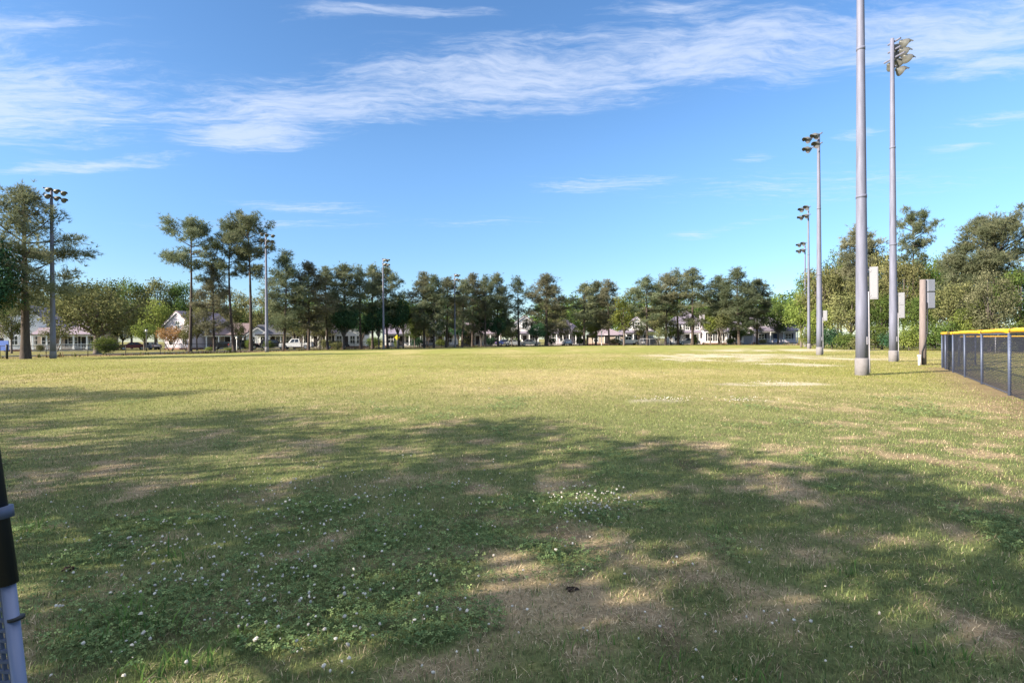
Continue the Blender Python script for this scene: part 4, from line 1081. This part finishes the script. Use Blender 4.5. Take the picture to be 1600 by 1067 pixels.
x, y = at(1436.5, 28.3); r_ = thing('vent_pipe', 'short white capped pipe at the foot of the timber utility post', 'pipe', (x, y, 0))
MB().tube([(0, 0, -.1), (0, 0, .46)], .055, 12).build('pipe', MAT['trim'], r_, True); MB().tube([(0, 0, .46), (0, 0, .52), (0, 0, .545)], [.085, .085, .05], 12).build('cap', MAT['trim'], r_, True)

# clods of soil on the near lawn: each one lumpy flattened piece
def clod(px, py, s, label):
    D = F * HC / (py - horizon(px)); x, y = at(px, D); rng = np.random.default_rng(int(px)); n, k = 22, 9; V = []
    for i in range(k + 1):
        for j in range(n):
            a = 2 * math.pi * j / n; t = i / k; r = math.sin(t * math.pi / 2 + .02)
            lump = 1 + .35 * math.sin(3 * a + 1) * r + rng.normal(0, .13)
            V.append((.055 * s * r * lump * math.cos(a), .034 * s * r * lump * math.sin(a), .022 * s * (math.cos(t * math.pi / 2) ** .7) * (1 + rng.normal(0, .3)) - .008))
    Q = [(i * n + j, (i + 1) * n + j, (i + 1) * n + (j + 1) % n, i * n + (j + 1) % n) for i in range(k) for j in range(n)]
    o = MB().add(V, Q).build('soil_clod', MAT['soil']); o.location = (x, y, float(ground_z(np.array([x]), np.array([y]))[0]) + .012); tag(o, label, 'soil clod')
clod(893, 926, .6, 'small dark clod of soil on the near lawn below the flower patch')
clod(108, 893, .75, 'dark clod of soil on the lawn right of the leaning fence post')


# leaning gate post at the left edge, close to us
def gate_frame():
    D = 1.15
    def pp(px, py): 
        v = _f + _r * ((px - CX) / F) + _u * ((CY - py) / F); k = D / v.y; return Vector((v.x * k, D, HC + v.z * k))
    a = pp(-38, 560); m1 = pp(13, 912); b = pp(33, 1090); d = (b - m1).normalized()
    root = thing('leaning_post', 'leaning black and silver fence post close up at the left edge of the photo', 'post', (0, 0, 0))
    up = a - d * 0.55; foot = b + d * ((b.z + 0.05) / -d.z)
    MB().tube([tuple(up), tuple(a), tuple(m1)], .0175, 16).build('black_sleeve', MAT['black'], root, True)
    c = pp(3, 800); MB().tube([tuple(c - d * .012), tuple(c + d * .012)], .0195, 16).build('collar', MAT['blue_post'], root, True)
    m = m1 + d * .0; MB().tube([tuple(m - d * .02), tuple(foot)], .0125, 16).build('silver_pipe', MAT['silver'], root, True)
    t = pp(25, 965); MB().tube([tuple(t - d * .003), tuple(t + d * .003)], .0150, 14).build('cable_tie', MAT['black'], root, True)
    # dark netting fixed along the outside of the pipe
    w = MB(); side = Vector((-1, 0, 0)); rng = random.Random(3); top = pp(-6, 872); 
    k = 16
    for i in range(34):
        p = top + d * (0.022 * i); q = p + side * 0.16 + Vector((0, rng.uniform(-.01, .01), rng.uniform(-.01, .01)))
        w.tube([tuple(p + Vector((.006, 0, 0))), tuple(p.lerp(q, .5) + Vector((0, 0.004 * (i % 3), 0))), tuple(q)], .0048, 5)
    for j in range(12):
        p = top + side * (0.014 * j - .004); w.tube([tuple(p), tuple(p + d * .35 + Vector((0, .004, 0))), tuple(p + d * .74)], .0046, 5)
    w.build('netting', MAT['blue_post'], root)
gate_frame()


# ------------------------------------------------------------------ houses
def window(root, x, z, w, h, yy=0.0, sh=False, cols=2):
    m = MB(); t = 0.09
    m.box(x - w / 2 - t, x + w / 2 + t, yy - .06, yy + .02, z + h, z + h + t); m.box(x - w / 2 - t, x + w / 2 + t, yy - .08, yy + .02, z - t, z)
    m.box(x - w / 2 - t, x - w / 2, yy - .06, yy + .02, z, z + h); m.box(x + w / 2, x + w / 2 + t, yy - .06, yy + .02, z, z + h)
    m.box(x - w / 2, x + w / 2, yy - .05, yy - .01, z + h / 2 - .03, z + h / 2 + .03)
    for i in range(1, cols): xx = x - w / 2 + w * i / cols; m.box(xx - .025, xx + .025, yy - .045, yy - .01, z, z + h / 2 - .03); m.box(xx - .025, xx + .025, yy - .045, yy - .01, z + h / 2 + .03, z + h)
    f = m.build('window', MAT['trim'], root); MB().box(x - w / 2, x + w / 2, yy - .022, yy - .004, z, z + h).build('pane', MAT['glass'], f)
    if sh:
        for s in (-1, 1):
            xx = x + s * (w / 2 + t + .2); MB().box(xx - .18, xx + .18, yy - .05, yy - .005, z - .05, z + h + .05).build('shutter', MAT['shutter'], root)


def house(px, D, label, w, d, eave, ridge, kind='side', wall='white', roof='roof_p', wins=(), door=None, porch=None, dormers=(), chim=None, rz=0.0, base=0.35):
    x, y = at(px, D); root = thing('house', label, 'house', (x, y, 0), rz + math.atan2(-x, y) * .5, 'houses along the far street')
    ov = 0.4; th = 0.16; z0 = eave; hw = w / 2; dz = ridge - eave
    wl = MB()
    if kind == 'side':
        wl.prism([(0, -.2), (d, -.2), (d, eave), (d / 2, ridge), (0, eave)], 'x', -hw, hw)
        rf = MB(); k = dz / (d / 2); lo = eave - k * ov + .03
        rf.slab([(-hw - .3, -ov, lo), (hw + .3, -ov, lo), (hw + .3, d / 2, ridge + .03), (-hw - .3, d / 2, ridge + .03)], th)
        rf.slab([(hw + .3, d + ov, lo), (-hw - .3, d + ov, lo), (-hw - .3, d / 2 + .004, ridge + .034), (hw + .3, d / 2 + .004, ridge + .034)], th)
    elif kind == 'front':
        wl.prism([(-hw, -.2), (hw, -.2), (hw, eave), (0, ridge), (-hw, eave)], 'y', 0, d)
        rf = MB(); k = dz / hw; lo = eave - k * ov + .03
        rf.slab([(-hw - ov, d + .3, lo), (-hw - ov, -.3, lo), (0, -.3, ridge + .03), (0, d + .3, ridge + .03)], th)
        rf.slab([(hw + ov, -.3, lo), (hw + ov, d + .3, lo), (.004, d + .3, ridge + .034), (.004, -.3, ridge + .034)], th)
        tr = MB(); 
        for s in (-1, 1): tr.slab([(s * (hw + ov), -.34, lo - .12), (s * (hw + ov), -.31, lo - .12), (0, -.31, ridge - .09), (0, -.34, ridge - .09)] if s < 0 else [(0.003, -.34, ridge - .09), (0.003, -.31, ridge - .09), (s * (hw + ov), -.31, lo - .12), (s * (hw + ov), -.34, lo - .12)], .1)
        tr.build('gable_trim', MAT['trim'], root)
    else:                                                       # hip
        wl.box(-hw, hw, 0, d, -.2, eave); rf = MB(); e = ov; q = min(d / 2 + ov, hw); z = eave - .02
        V = [(-hw - e, -e, z), (hw + e, -e, z), (hw + e, d + e, z), (-hw - e, d + e, z), (-hw - e + q, d / 2, ridge), (hw + e - q, d / 2, ridge)]
        rf.add(V, [np.array([(0, 1, 5, 4), (2, 3, 4, 5), (3, 2, 1, 0)]), np.array([(1, 2, 5), (3, 0, 4)])])
    wl.build('wall', MAT[wall], root); ro = rf.build('roof', MAT[roof], root)
    MB().box(-hw - .04, hw + .04, -.04, d + .04, -.2, base).build('foundation', MAT['brick'], root)
    if kind == 'side': MB().box(-hw - .25, hw + .25, -ov - .03, -ov + .02, eave - dz / (d / 2) * ov - .14, eave - dz / (d / 2) * ov + .03).build('fascia', MAT['trim'], root)
    for wi in wins: window(root, *wi[:4], sh=(len(wi) > 4 and wi[4]))
    if door:
        dx, dm = door; MB().box(dx - .46, dx + .46, -.05, -.005, base, base + 2.05).build('door', MAT[dm], root)
        m = MB(); m.box(dx - .58, dx - .46, -.07, -.003, base, base + 2.15); m.box(dx + .46, dx + .58, -.07, -.003, base, base + 2.15); m.box(dx - .46, dx + .46, -.07, -.003, base + 2.05, base + 2.15); m.build('door_frame', MAT['trim'], root)
    if porch:
        x0, x1, dep, ph, nc = porch[:5]
        MB().box(x0, x1, -dep, -.003, -.1, base - .03).build('porch_floor', MAT['kerb'], root)
        m = MB(); m.slab([(x0 - .25, -dep - .3, ph), (x1 + .25, -dep - .3, ph), (x1 + .25, -.004, ph + .3 * dep), (x0 - .25, -.004, ph + .3 * dep)], .13); m.build('porch_roof', MAT[roof], root)
        MB().box(x0 - .1, x1 + .1, -dep - .1, -dep + .1, ph - .22, ph + .0).build('porch_beam', MAT['trim'], root)
        for i in range(nc):
            cx = x0 + .12 + (x1 - x0 - .24) * i / max(nc - 1, 1); m = MB(); m.box(cx - .1, cx + .1, -dep - .09, -dep + .09, base - .03, ph - .22); m.box(cx - .15, cx + .15, -dep - .13, -dep + .13, base - .03, base + .12); m.build('porch_column', MAT['trim'], root)
        if len(porch) > 5:
            m = MB(); 
            for zz in (base + .15, base + .8): m.box(x0 + .2, x1 - .2, -dep - .03, -dep + .03, zz, zz + .06)
            nx = int((x1 - x0) / .22)
            for i in range(nx): xx = x0 + .3 + i * .22; m.box(xx - .02, xx + .02, -dep - .015, -dep + .015, base + .21, base + .8)
            m.build('railing', MAT['trim'], root)
    for (dx, dw, dzb) in dormers:
        yb = (dzb - eave) / (dz / (d / 2)) ; m = MB(); hh = 1.15
        m.prism([(dx - dw / 2, dzb), (dx + dw / 2, dzb), (dx + dw / 2, dzb + hh), (dx, dzb + hh + dw * .36), (dx - dw / 2, dzb + hh)], 'y', yb - .1, min(yb + 2.4, d / 2 + .5)); dm = m.build('dormer', MAT['trim'], root)
        m = MB(); k = .36 * 2; 
        m.slab([(dx - dw / 2 - .15, d / 2 + .4, dzb + hh - .1), (dx - dw / 2 - .15, yb - .28, dzb + hh - .1), (dx, yb - .28, dzb + hh + dw * .36 + .02), (dx, d / 2 + .4, dzb + hh + dw * .36 + .02)], .1)
        m.slab([(dx + dw / 2 + .15, yb - .28, dzb + hh - .1), (dx + dw / 2 + .15, d / 2 + .4, dzb + hh - .1), (dx + .003, d / 2 + .4, dzb + hh + dw * .36 + .023), (dx + .003, yb - .28, dzb + hh + dw * .36 + .023)], .1); m.build('dormer_roof', MAT[roof], dm)
        MB().box(dx - dw * .3, dx + dw * .3, yb - .16, yb - .12, dzb + .15, dzb + 1.1).build('pane', MAT['glass'], dm)
        m = MB(); m.box(dx - .03, dx + .03, yb - .18, yb - .16, dzb + .15, dzb + 1.1); m.box(dx - dw * .3, dx + dw * .3, yb - .177, yb - .157, dzb + .6, dzb + .65); m.build('window_bars', MAT['trim'], dm)
    if chim:
        cx, cy, cw, cz, cm = chim; m = MB(); m.box(cx - cw / 2, cx + cw / 2, cy, cy + .7, 0.0, cz); m.box(cx - cw / 2 - .07, cx + cw / 2 + .07, cy - .07, cy + .77, cz, cz + .18); m.build('chimney', MAT[cm], root)
    return root


house(40, 93, 'white two-storey gabled house behind the large spreading pine', 5.8, 9, 5.2, 7.8, 'front', 'white', 'roof_p', [(-1.5, 1.2, .9, 1.4), (1.3, 1.2, .9, 1.4), (0, 4.1, .9, 1.3)])
house(112, 94, 'low white house wing with railed porch behind the leftmost light pole', 9.6, 7, 3.0, 5.2, 'side', 'tan', 'roof_m', [(-3.4, 1.0, 1.5, 1.4), (0.2, .9, 1.3, 1.5, True), (3.3, .9, 1.2, 1.5, True)], (1.9, 'door_dark'), (-4.8, 4.8, 1.8, 2.75, 6, 1))
house(-6, 100, 'pink-walled house cut off by the left edge', 7, 8, 3.0, 5.2, 'side', 'pink', 'roof_m', [(2.4, 1, 1, 1.3), (-1, 1, 1, 1.3)], (0.7, 'door_dark'))
house(278, 100, 'lilac gabled house with mauve roof behind the flat-topped pine', 6.2, 9, 4.6, 7.0, 'front', 'lilac', 'roof_m', [(-1.6, 1.1, .9, 1.4), (1.6, 1.1, .9, 1.4), (0, 3.9, .9, 1.3)], rz=R(-32))
house(346, 104, 'brown-roofed house with white columned porch behind the short dark pine', 8.6, 7, 2.9, 4.9, 'side', 'tan', 'roof_b', [(-2.9, .9, 1.1, 1.5), (-.8, .9, 1.1, 1.5), (2.7, .9, 1.1, 1.5)], (1.1, 'door_dark'), (-4.3, 4.3, 1.8, 2.6, 5))
house(403, 104, 'small white gable-fronted house left of the second light pole', 4.2, 7, 2.7, 4.2, 'front', 'white', 'roof_d', [(-.9, 1, .8, 1.3), (.9, 1, .8, 1.3)])
house(431, 106, 'cream house with dark roof right behind the second light pole', 6.6, 7, 2.9, 4.6, 'side', 'cream', 'roof_d', [(-2, .9, 1.1, 1.4), (.6, .9, 1.1, 1.4), (2.4, .9, 1.0, 1.4)], (-.6, 'door_dark'), (-3.2, 3.2, 1.5, 2.6, 4), rz=R(6))
house(494, 108, 'white house with tall porch columns behind the white pickup truck', 7.4, 8, 3.1, 5.4, 'side', 'white', 'roof_p', [(-2.6, .9, 1.1, 1.5, True), (2.4, .9, 1.1, 1.5, True)], (0, 'door_dark'), (-2.2, 2.2, 1.7, 2.8, 4))
house(543, 110, 'white house with a windowed bay front under the round dark green tree', 7.0, 8, 3.2, 5.6, 'front', 'white', 'roof_p', [(1.0, .9, .9, 1.5), (2.3, .9, .9, 1.5), (-1.6, .9, 1, 1.5)], (-.3, 'door_dark'))
house(632, 122, 'white house half hidden behind the large dark green tree', 9, 8, 3.0, 5.4, 'side', 'white', 'roof_p', [(-3, .9, 1.1, 1.5, True), (2.8, .9, 1.1, 1.5, True), (.9, .9, 1.1, 1.5)], (-.8, 'door_dark'), (-3.8, 3.8, 1.6, 2.75, 4))
house(688, 128, 'white house behind the clump of pines left of the fourth light pole', 8, 8, 4.4, 6.6, 'front', 'white', 'roof_p', [(-2.2, .9, 1, 1.5), (2.2, .9, 1, 1.5), (0, 4.0, 1, 1.3)], (0, 'brick'), (-3.5, 3.5, 1.6, 2.8, 4))
house(752, 134, 'cream house with porch behind the thin dark pine', 10, 8, 3.1, 5.6, 'side', 'cream', 'roof_m', [(-3.4, .9, 1.2, 1.5, True), (3.2, .9, 1.2, 1.5, True), (1.2, .9, 1.0, 1.5)], (-.9, 'door_dark'), (-4.6, 4.6, 1.8, 2.8, 5))
house(820, 132, 'white house with dark porch behind the sparse see-through pine', 6.8, 9, 4.8, 7.2, 'front', 'white', 'roof_p', [(-1.7, .9, 1, 1.5), (1.8, .9, 1, 1.5), (0, 4.1, 1.1, 1.4)], (0, 'door_dark'), (-3.3, 3.3, 1.8, 2.8, 4))
house(884, 130, 'purple-roofed house with wide columned porch right of the broad lone pine', 8.6, 9, 3.1, 6.3, 'hip', 'lilac', 'roof_p', [(-2.6, .9, 1.2, 1.6), (-.9, .9, .9, 1.6), (2.6, .9, 1.2, 1.6)], (.8, 'door_dark'), (-3.9, 3.9, 2.0, 2.8, 6))
house(948, 128, 'low house with broad brown roof near the street lamp', 8.6, 9, 2.3, 4.2, 'hip', 'tan', 'roof_m', [(-2.5, .8, 1, 1.2), (2.5, .8, 1, 1.2)], (0, 'door_dark'))
house(996, 132, 'small white house with a pointed gable and dark porch', 7.2, 8, 3.2, 6.6, 'front', 'white', 'roof_p', [(-2.0, .9, 1.0, 1.5), (2.0, .9, 1.0, 1.5), (0, 4.0, 1.1, 1.4, True)], (.1, 'door_dark'), (-3.6, 3.6, 1.8, 2.8, 4))
house(1074, 132, 'two-storey white house with steep purple roof and tall pale chimney', 7.8, 9, 5.0, 8.4, 'hip', 'white', 'roof_p', [(-2.4, 3.5, .9, 1.2, True), (0, 3.5, .9, 1.2, True), (2.3, 3.5, .9, 1.2, True), (-2.4, .9, 1.1, 1.5), (1.6, .9, 1.1, 1.5)], (0, 'door_dark'), (-3.7, 2.6, 1.9, 2.7, 4), chim=(3.35, -.75, 1.1, 7.6, 'lilac'))
house(1131, 126, 'white house with dark shutters and a small right-hand porch', 8.4, 8, 3.1, 5.2, 'side', 'white', 'roof_p', [(-3.0, .8, 1.0, 1.7, True), (-.9, .8, 1.0, 1.7, True), (2.9, .9, 1.0, 1.5, True)], (1.2, 'door_dark'), (.6, 4.1, 1.6, 2.75, 3))
house(1211, 126, 'cape house with two white dormers, full porch and navy door', 8.9, 8, 3.2, 6.2, 'side', 'lilac', 'roof_p', [(-2.9, 1.0, 1.2, 1.3, True), (2.8, 1.0, 1.2, 1.3, True)], (0, 'door_blue'), (-4.3, 4.3, 2.0, 2.9, 4, 1), [(-1.9, 1.5, 4.05), (2.0, 1.5, 4.05)])


# ------------------------------------------------------------------ vehicles
def car(px, D, label, kind, paint, yaw=0.0):
    x, y = at(px, D); root = thing('pickup_truck' if kind == 'pickup' else 'suv' if kind == 'suv' else 'sedan', label, 'truck' if kind == 'pickup' else 'car', (x, y, 0), yaw, 'vehicles parked along the far street')
    P = {'sedan': ([(-2.25, .35), (2.25, .35), (2.28, .62), (2.05, .86), (1.1, .95), (-1.45, .98), (-2.2, .9), (-2.28, .6)], [(-1.55, .96), (1.05, .94), (.35, 1.42), (-.85, 1.42)], 1.76),
         'suv': ([(-2.3, .4), (2.3, .4), (2.32, .75), (2.15, 1.02), (1.15, 1.1), (-2.2, 1.12), (-2.32, .7)], [(-2.15, 1.1), (1.15, 1.08), (.6, 1.72), (-1.95, 1.74)], 1.86),
         'pickup': ([(-2.7, .45), (2.7, .45), (2.72, .85), (2.6, 1.05), (1.3, 1.14), (-2.65, 1.16), (-2.72, .8)], [(-.75, 1.15), (1.2, 1.12), (.7, 1.82), (-.6, 1.84)], 1.92)}[kind]
    low, cab, wd = P; h = wd / 2
    m = MB(); m.prism(low, 'y', -h, h); m.build('body', MAT[paint], root)
    m = MB(); k = len(cab); V = [(a, -h + .06 + (0.16 if b > 1.2 else 0), b) for a, b in cab] + [(a, h - .06 - (0.16 if b > 1.2 else 0), b) for a, b in cab]
    base = m.n; m.add(V, [(i, (i + 1) % k, k + (i + 1) % k, k + i) for i in range(k)]); m.f.append(('poly', list(range(k))[::-1])); m.f.append(('poly', [k + i for i in range(k)])); m.build('cabin', MAT[paint], root)
    (ax, az), (bx, bz), (cx, cz), (dx, dz) = cab
    for s in (-1, 1):
        def q(t, u, o=.012):                                     # a point on the cabin side
            lo = ax + (bx - ax) * t; hi = dx + (cx - dx) * t; zl = az + (bz - az) * t; zh = dz + (cz - dz) * t
            return (lo + (hi - lo) * u, s * (h - .06 - .16 * u + o), zl + (zh - zl) * u)
        for (t0, t1) in ((.10, .46), (.52, .88)):
            c = [q(t0, .14), q(t1, .14), q(t1, .88), q(t0, .88)]; m = MB(); m.slab(c if s < 0 else c[::-1], .006); m.build('side_window', MAT['glass'], root)
    for (e0, e1, nm, sg) in (((bx, bz), (cx, cz), 'windscreen', 1), ((ax, az), (dx, dz), 'rear_window', -1)):
        f = lambda u, s: (e0[0] + (e1[0] - e0[0]) * u + sg * .012, s * (h - .2 - .16 * u), e0[1] + (e1[1] - e0[1]) * u + .008)
        c = [f(.12, -1), f(.12, 1), f(.88, 1), f(.88, -1)]; m = MB(); m.slab(c if sg > 0 else c[::-1], .006); m.build(nm, MAT['glass'], root)
    wr = .34 if kind == 'sedan' else .39; wx = 1.4 if kind == 'sedan' else 1.45 if kind == 'suv' else 1.75
    for sx in (-1, 1):
        for s in (-1, 1):
            ww = MB(); ww.tube([(sx * wx, s * (h - .2), wr), (sx * wx, s * (h + .015), wr)], wr, 18); wh = ww.build('wheel', MAT['tyre'], root, False)
            rm = MB(); rm.tube([(sx * wx, s * (h + .016), wr), (sx * wx, s * (h + .03), wr)], wr * .62, 14); rm.build('rim', MAT['rim'], wh)
    zf = .7 if kind == 'sedan' else .85; xf = low[2][0]
    for s in (-1, 1):
        MB().box(xf - .1, xf + .015, s * (h - .32) - .17, s * (h - .32) + .17, zf - .02, zf + .13).build('headlight', MAT['light'], root)
        MB().box(-xf - .02, -xf + .12, s * (h - .2) - .1, s * (h - .2) + .1, zf, zf + .16).build('tail_light', MAT['red_light'], root)
    m = MB(); m.box(xf - .2, xf + .05, -h + .06, h - .06, .38, .56); m.box(-xf - .05, -xf + .2, -h + .06, h - .06, .38, .56); m.build('bumper', MAT['black'] if kind != 'pickup' else MAT['rim'], root)
    if kind == 'pickup': MB().box(-2.55, -.85, -h + .14, h - .14, 1.165, 1.19).build('bed_cover', MAT['black'], root)
    return root
sd = R(38)
car(207, 101, 'dark red car parked behind the live oak bush', 'sedan', 'car_red', sd + math.pi)
car(235, 102, 'silver car left of the lilac gabled house', 'sedan', 'car_silver', R(150))
car(352, 98, 'black sedan in front of the white columned porch', 'sedan', 'car_black', R(20))
car(381, 97, 'black boxy car behind the right leaning tall pine', 'suv', 'car_black', R(50))
car(463, 97, 'white pickup truck parked facing left right of the conical pine', 'pickup', 'car_white', R(190))
car(428, 99, 'black car parked right of the second light pole', 'suv', 'car_black', R(15))
car(525, 103, 'dark car half hidden left of the white bay-fronted house', 'sedan', 'car_black', R(30))
car(790, 124, 'blue car beside the sparse see-through pine', 'sedan', 'car_blue', R(10))
car(803, 122, 'silver sedan right of the blue car', 'sedan', 'car_silver', R(0))
car(828, 122, 'white sedan parked left of the broad lone pine', 'sedan', 'car_white', R(4))
car(981, 122, 'white pickup truck at the foot of the small white gabled house', 'pickup', 'car_white', R(184))
car(1076, 118, 'silver sedan in front of the two-storey house porch', 'sedan', 'car_silver', R(172))
car(886, 121, 'white car in front of the purple-roofed porch house', 'sedan', 'car_white', R(92))

# ------------------------------------------------------------------ small street things
x, y = at(4, 66); r_ = thing('notice_board', 'blue board on dark legs at the left edge behind the black post', 'board', (x, y, 0))
MB().box(-1.1, .75, -.04, .04, .55, 1.75).build('panel', MAT['blue_panel'], r_)
for lx in (-.7, .35): MB().box(lx - .05, lx + .05, .045, .14, -.1, 1.6).build('leg', MAT['black'], r_)
def lamp_post(px, D, top, label, mat, rad):
    x, y = at(px, D); H = ztop(px, top, D); r = thing('street_lamp', label, 'street lamp', (x, y, 0))
    MB().tube([(0, 0, -.1), (0, 0, .5), (0, 0, H - .45)], [rad * 1.5, rad, rad * .8], 10).build('post', MAT[mat], r, True)
    MB().tube([(0, 0, H - .45), (0, 0, H - .4), (0, 0, H - .1)], [rad, .13, .19], 8).build('lantern', MAT['light'], r, True); MB().tube([(0, 0, H - .1), (0, 0, H)], [.24, .03], 8).build('cap', MAT[mat], r, True)
lamp_post(229, 88, 514, 'black lantern lamp post beside the small yellow-green tree at left', 'black', .07)
lamp_post(940, 118, 517, 'white lamp post in front of the low broad brown roof', 'trim', .08)
lamp_post(370, 90, 526, 'short white lantern post between the two tall pine trunks', 'trim', .06)
x, y = at(620.5, 103); r_ = thing('road_sign', 'yellow diamond road sign under the large dark green tree', 'sign', (x, y, 0))
MB().tube([(0, 0, -.1), (0, 0, 2.3)], .035, 8).build('post', MAT['steel_post'], r_, True)
MB().add([(0, -.05, 1.5), (.5, -.05, 2.0), (0, -.05, 2.5), (-.5, -.05, 2.0), (0, -.03, 1.5), (.5, -.03, 2.0), (0, -.03, 2.5), (-.5, -.03, 2.0)], [(0, 1, 2, 3), (7, 6, 5, 4), (0, 4, 5, 1), (1, 5, 6, 2), (2, 6, 7, 3), (3, 7, 4, 0)]).build('plate', MAT['yellow_sign'], r_)
a, b = at(1000, 112), at(1046, 111); root = thing('mesh_panel_fence', 'white-railed fence panel with dark mesh under the wide brownish pine', 'fence')
for k in range(4):
    t = k / 3; p = (a[0] + (b[0] - a[0]) * t, a[1] + (b[1] - a[1]) * t); MB().tube([(p[0], p[1], -.1), (p[0], p[1], 1.4)], .032, 8).build('post', MAT['box'], root, True)
MB().tube([(a[0], a[1], 1.4), (b[0], b[1], 1.4)], .032, 8).build('rail', MAT['box'], root, True); m = MB(); wire_mesh(m, a, b, .05, 1.36, .1, .012); m.build('dark_mesh', MAT['mesh'], root)
x, y = at(1169, 117); r_ = thing('board_fence', 'pale grey board fence panel left of the two-dormer house', 'fence', (x, y, 0))
m = MB()
for k in range(12): m.box(-.95 + k * .16, -.95 + k * .16 + .15, -.015, .015, .08, 1.85)
m.build('boards', MAT['box'], r_)
for lx in (-.9, .9): MB().box(lx - .05, lx + .05, .02, .12, -.1, 1.9).build('post', MAT['box'], r_)
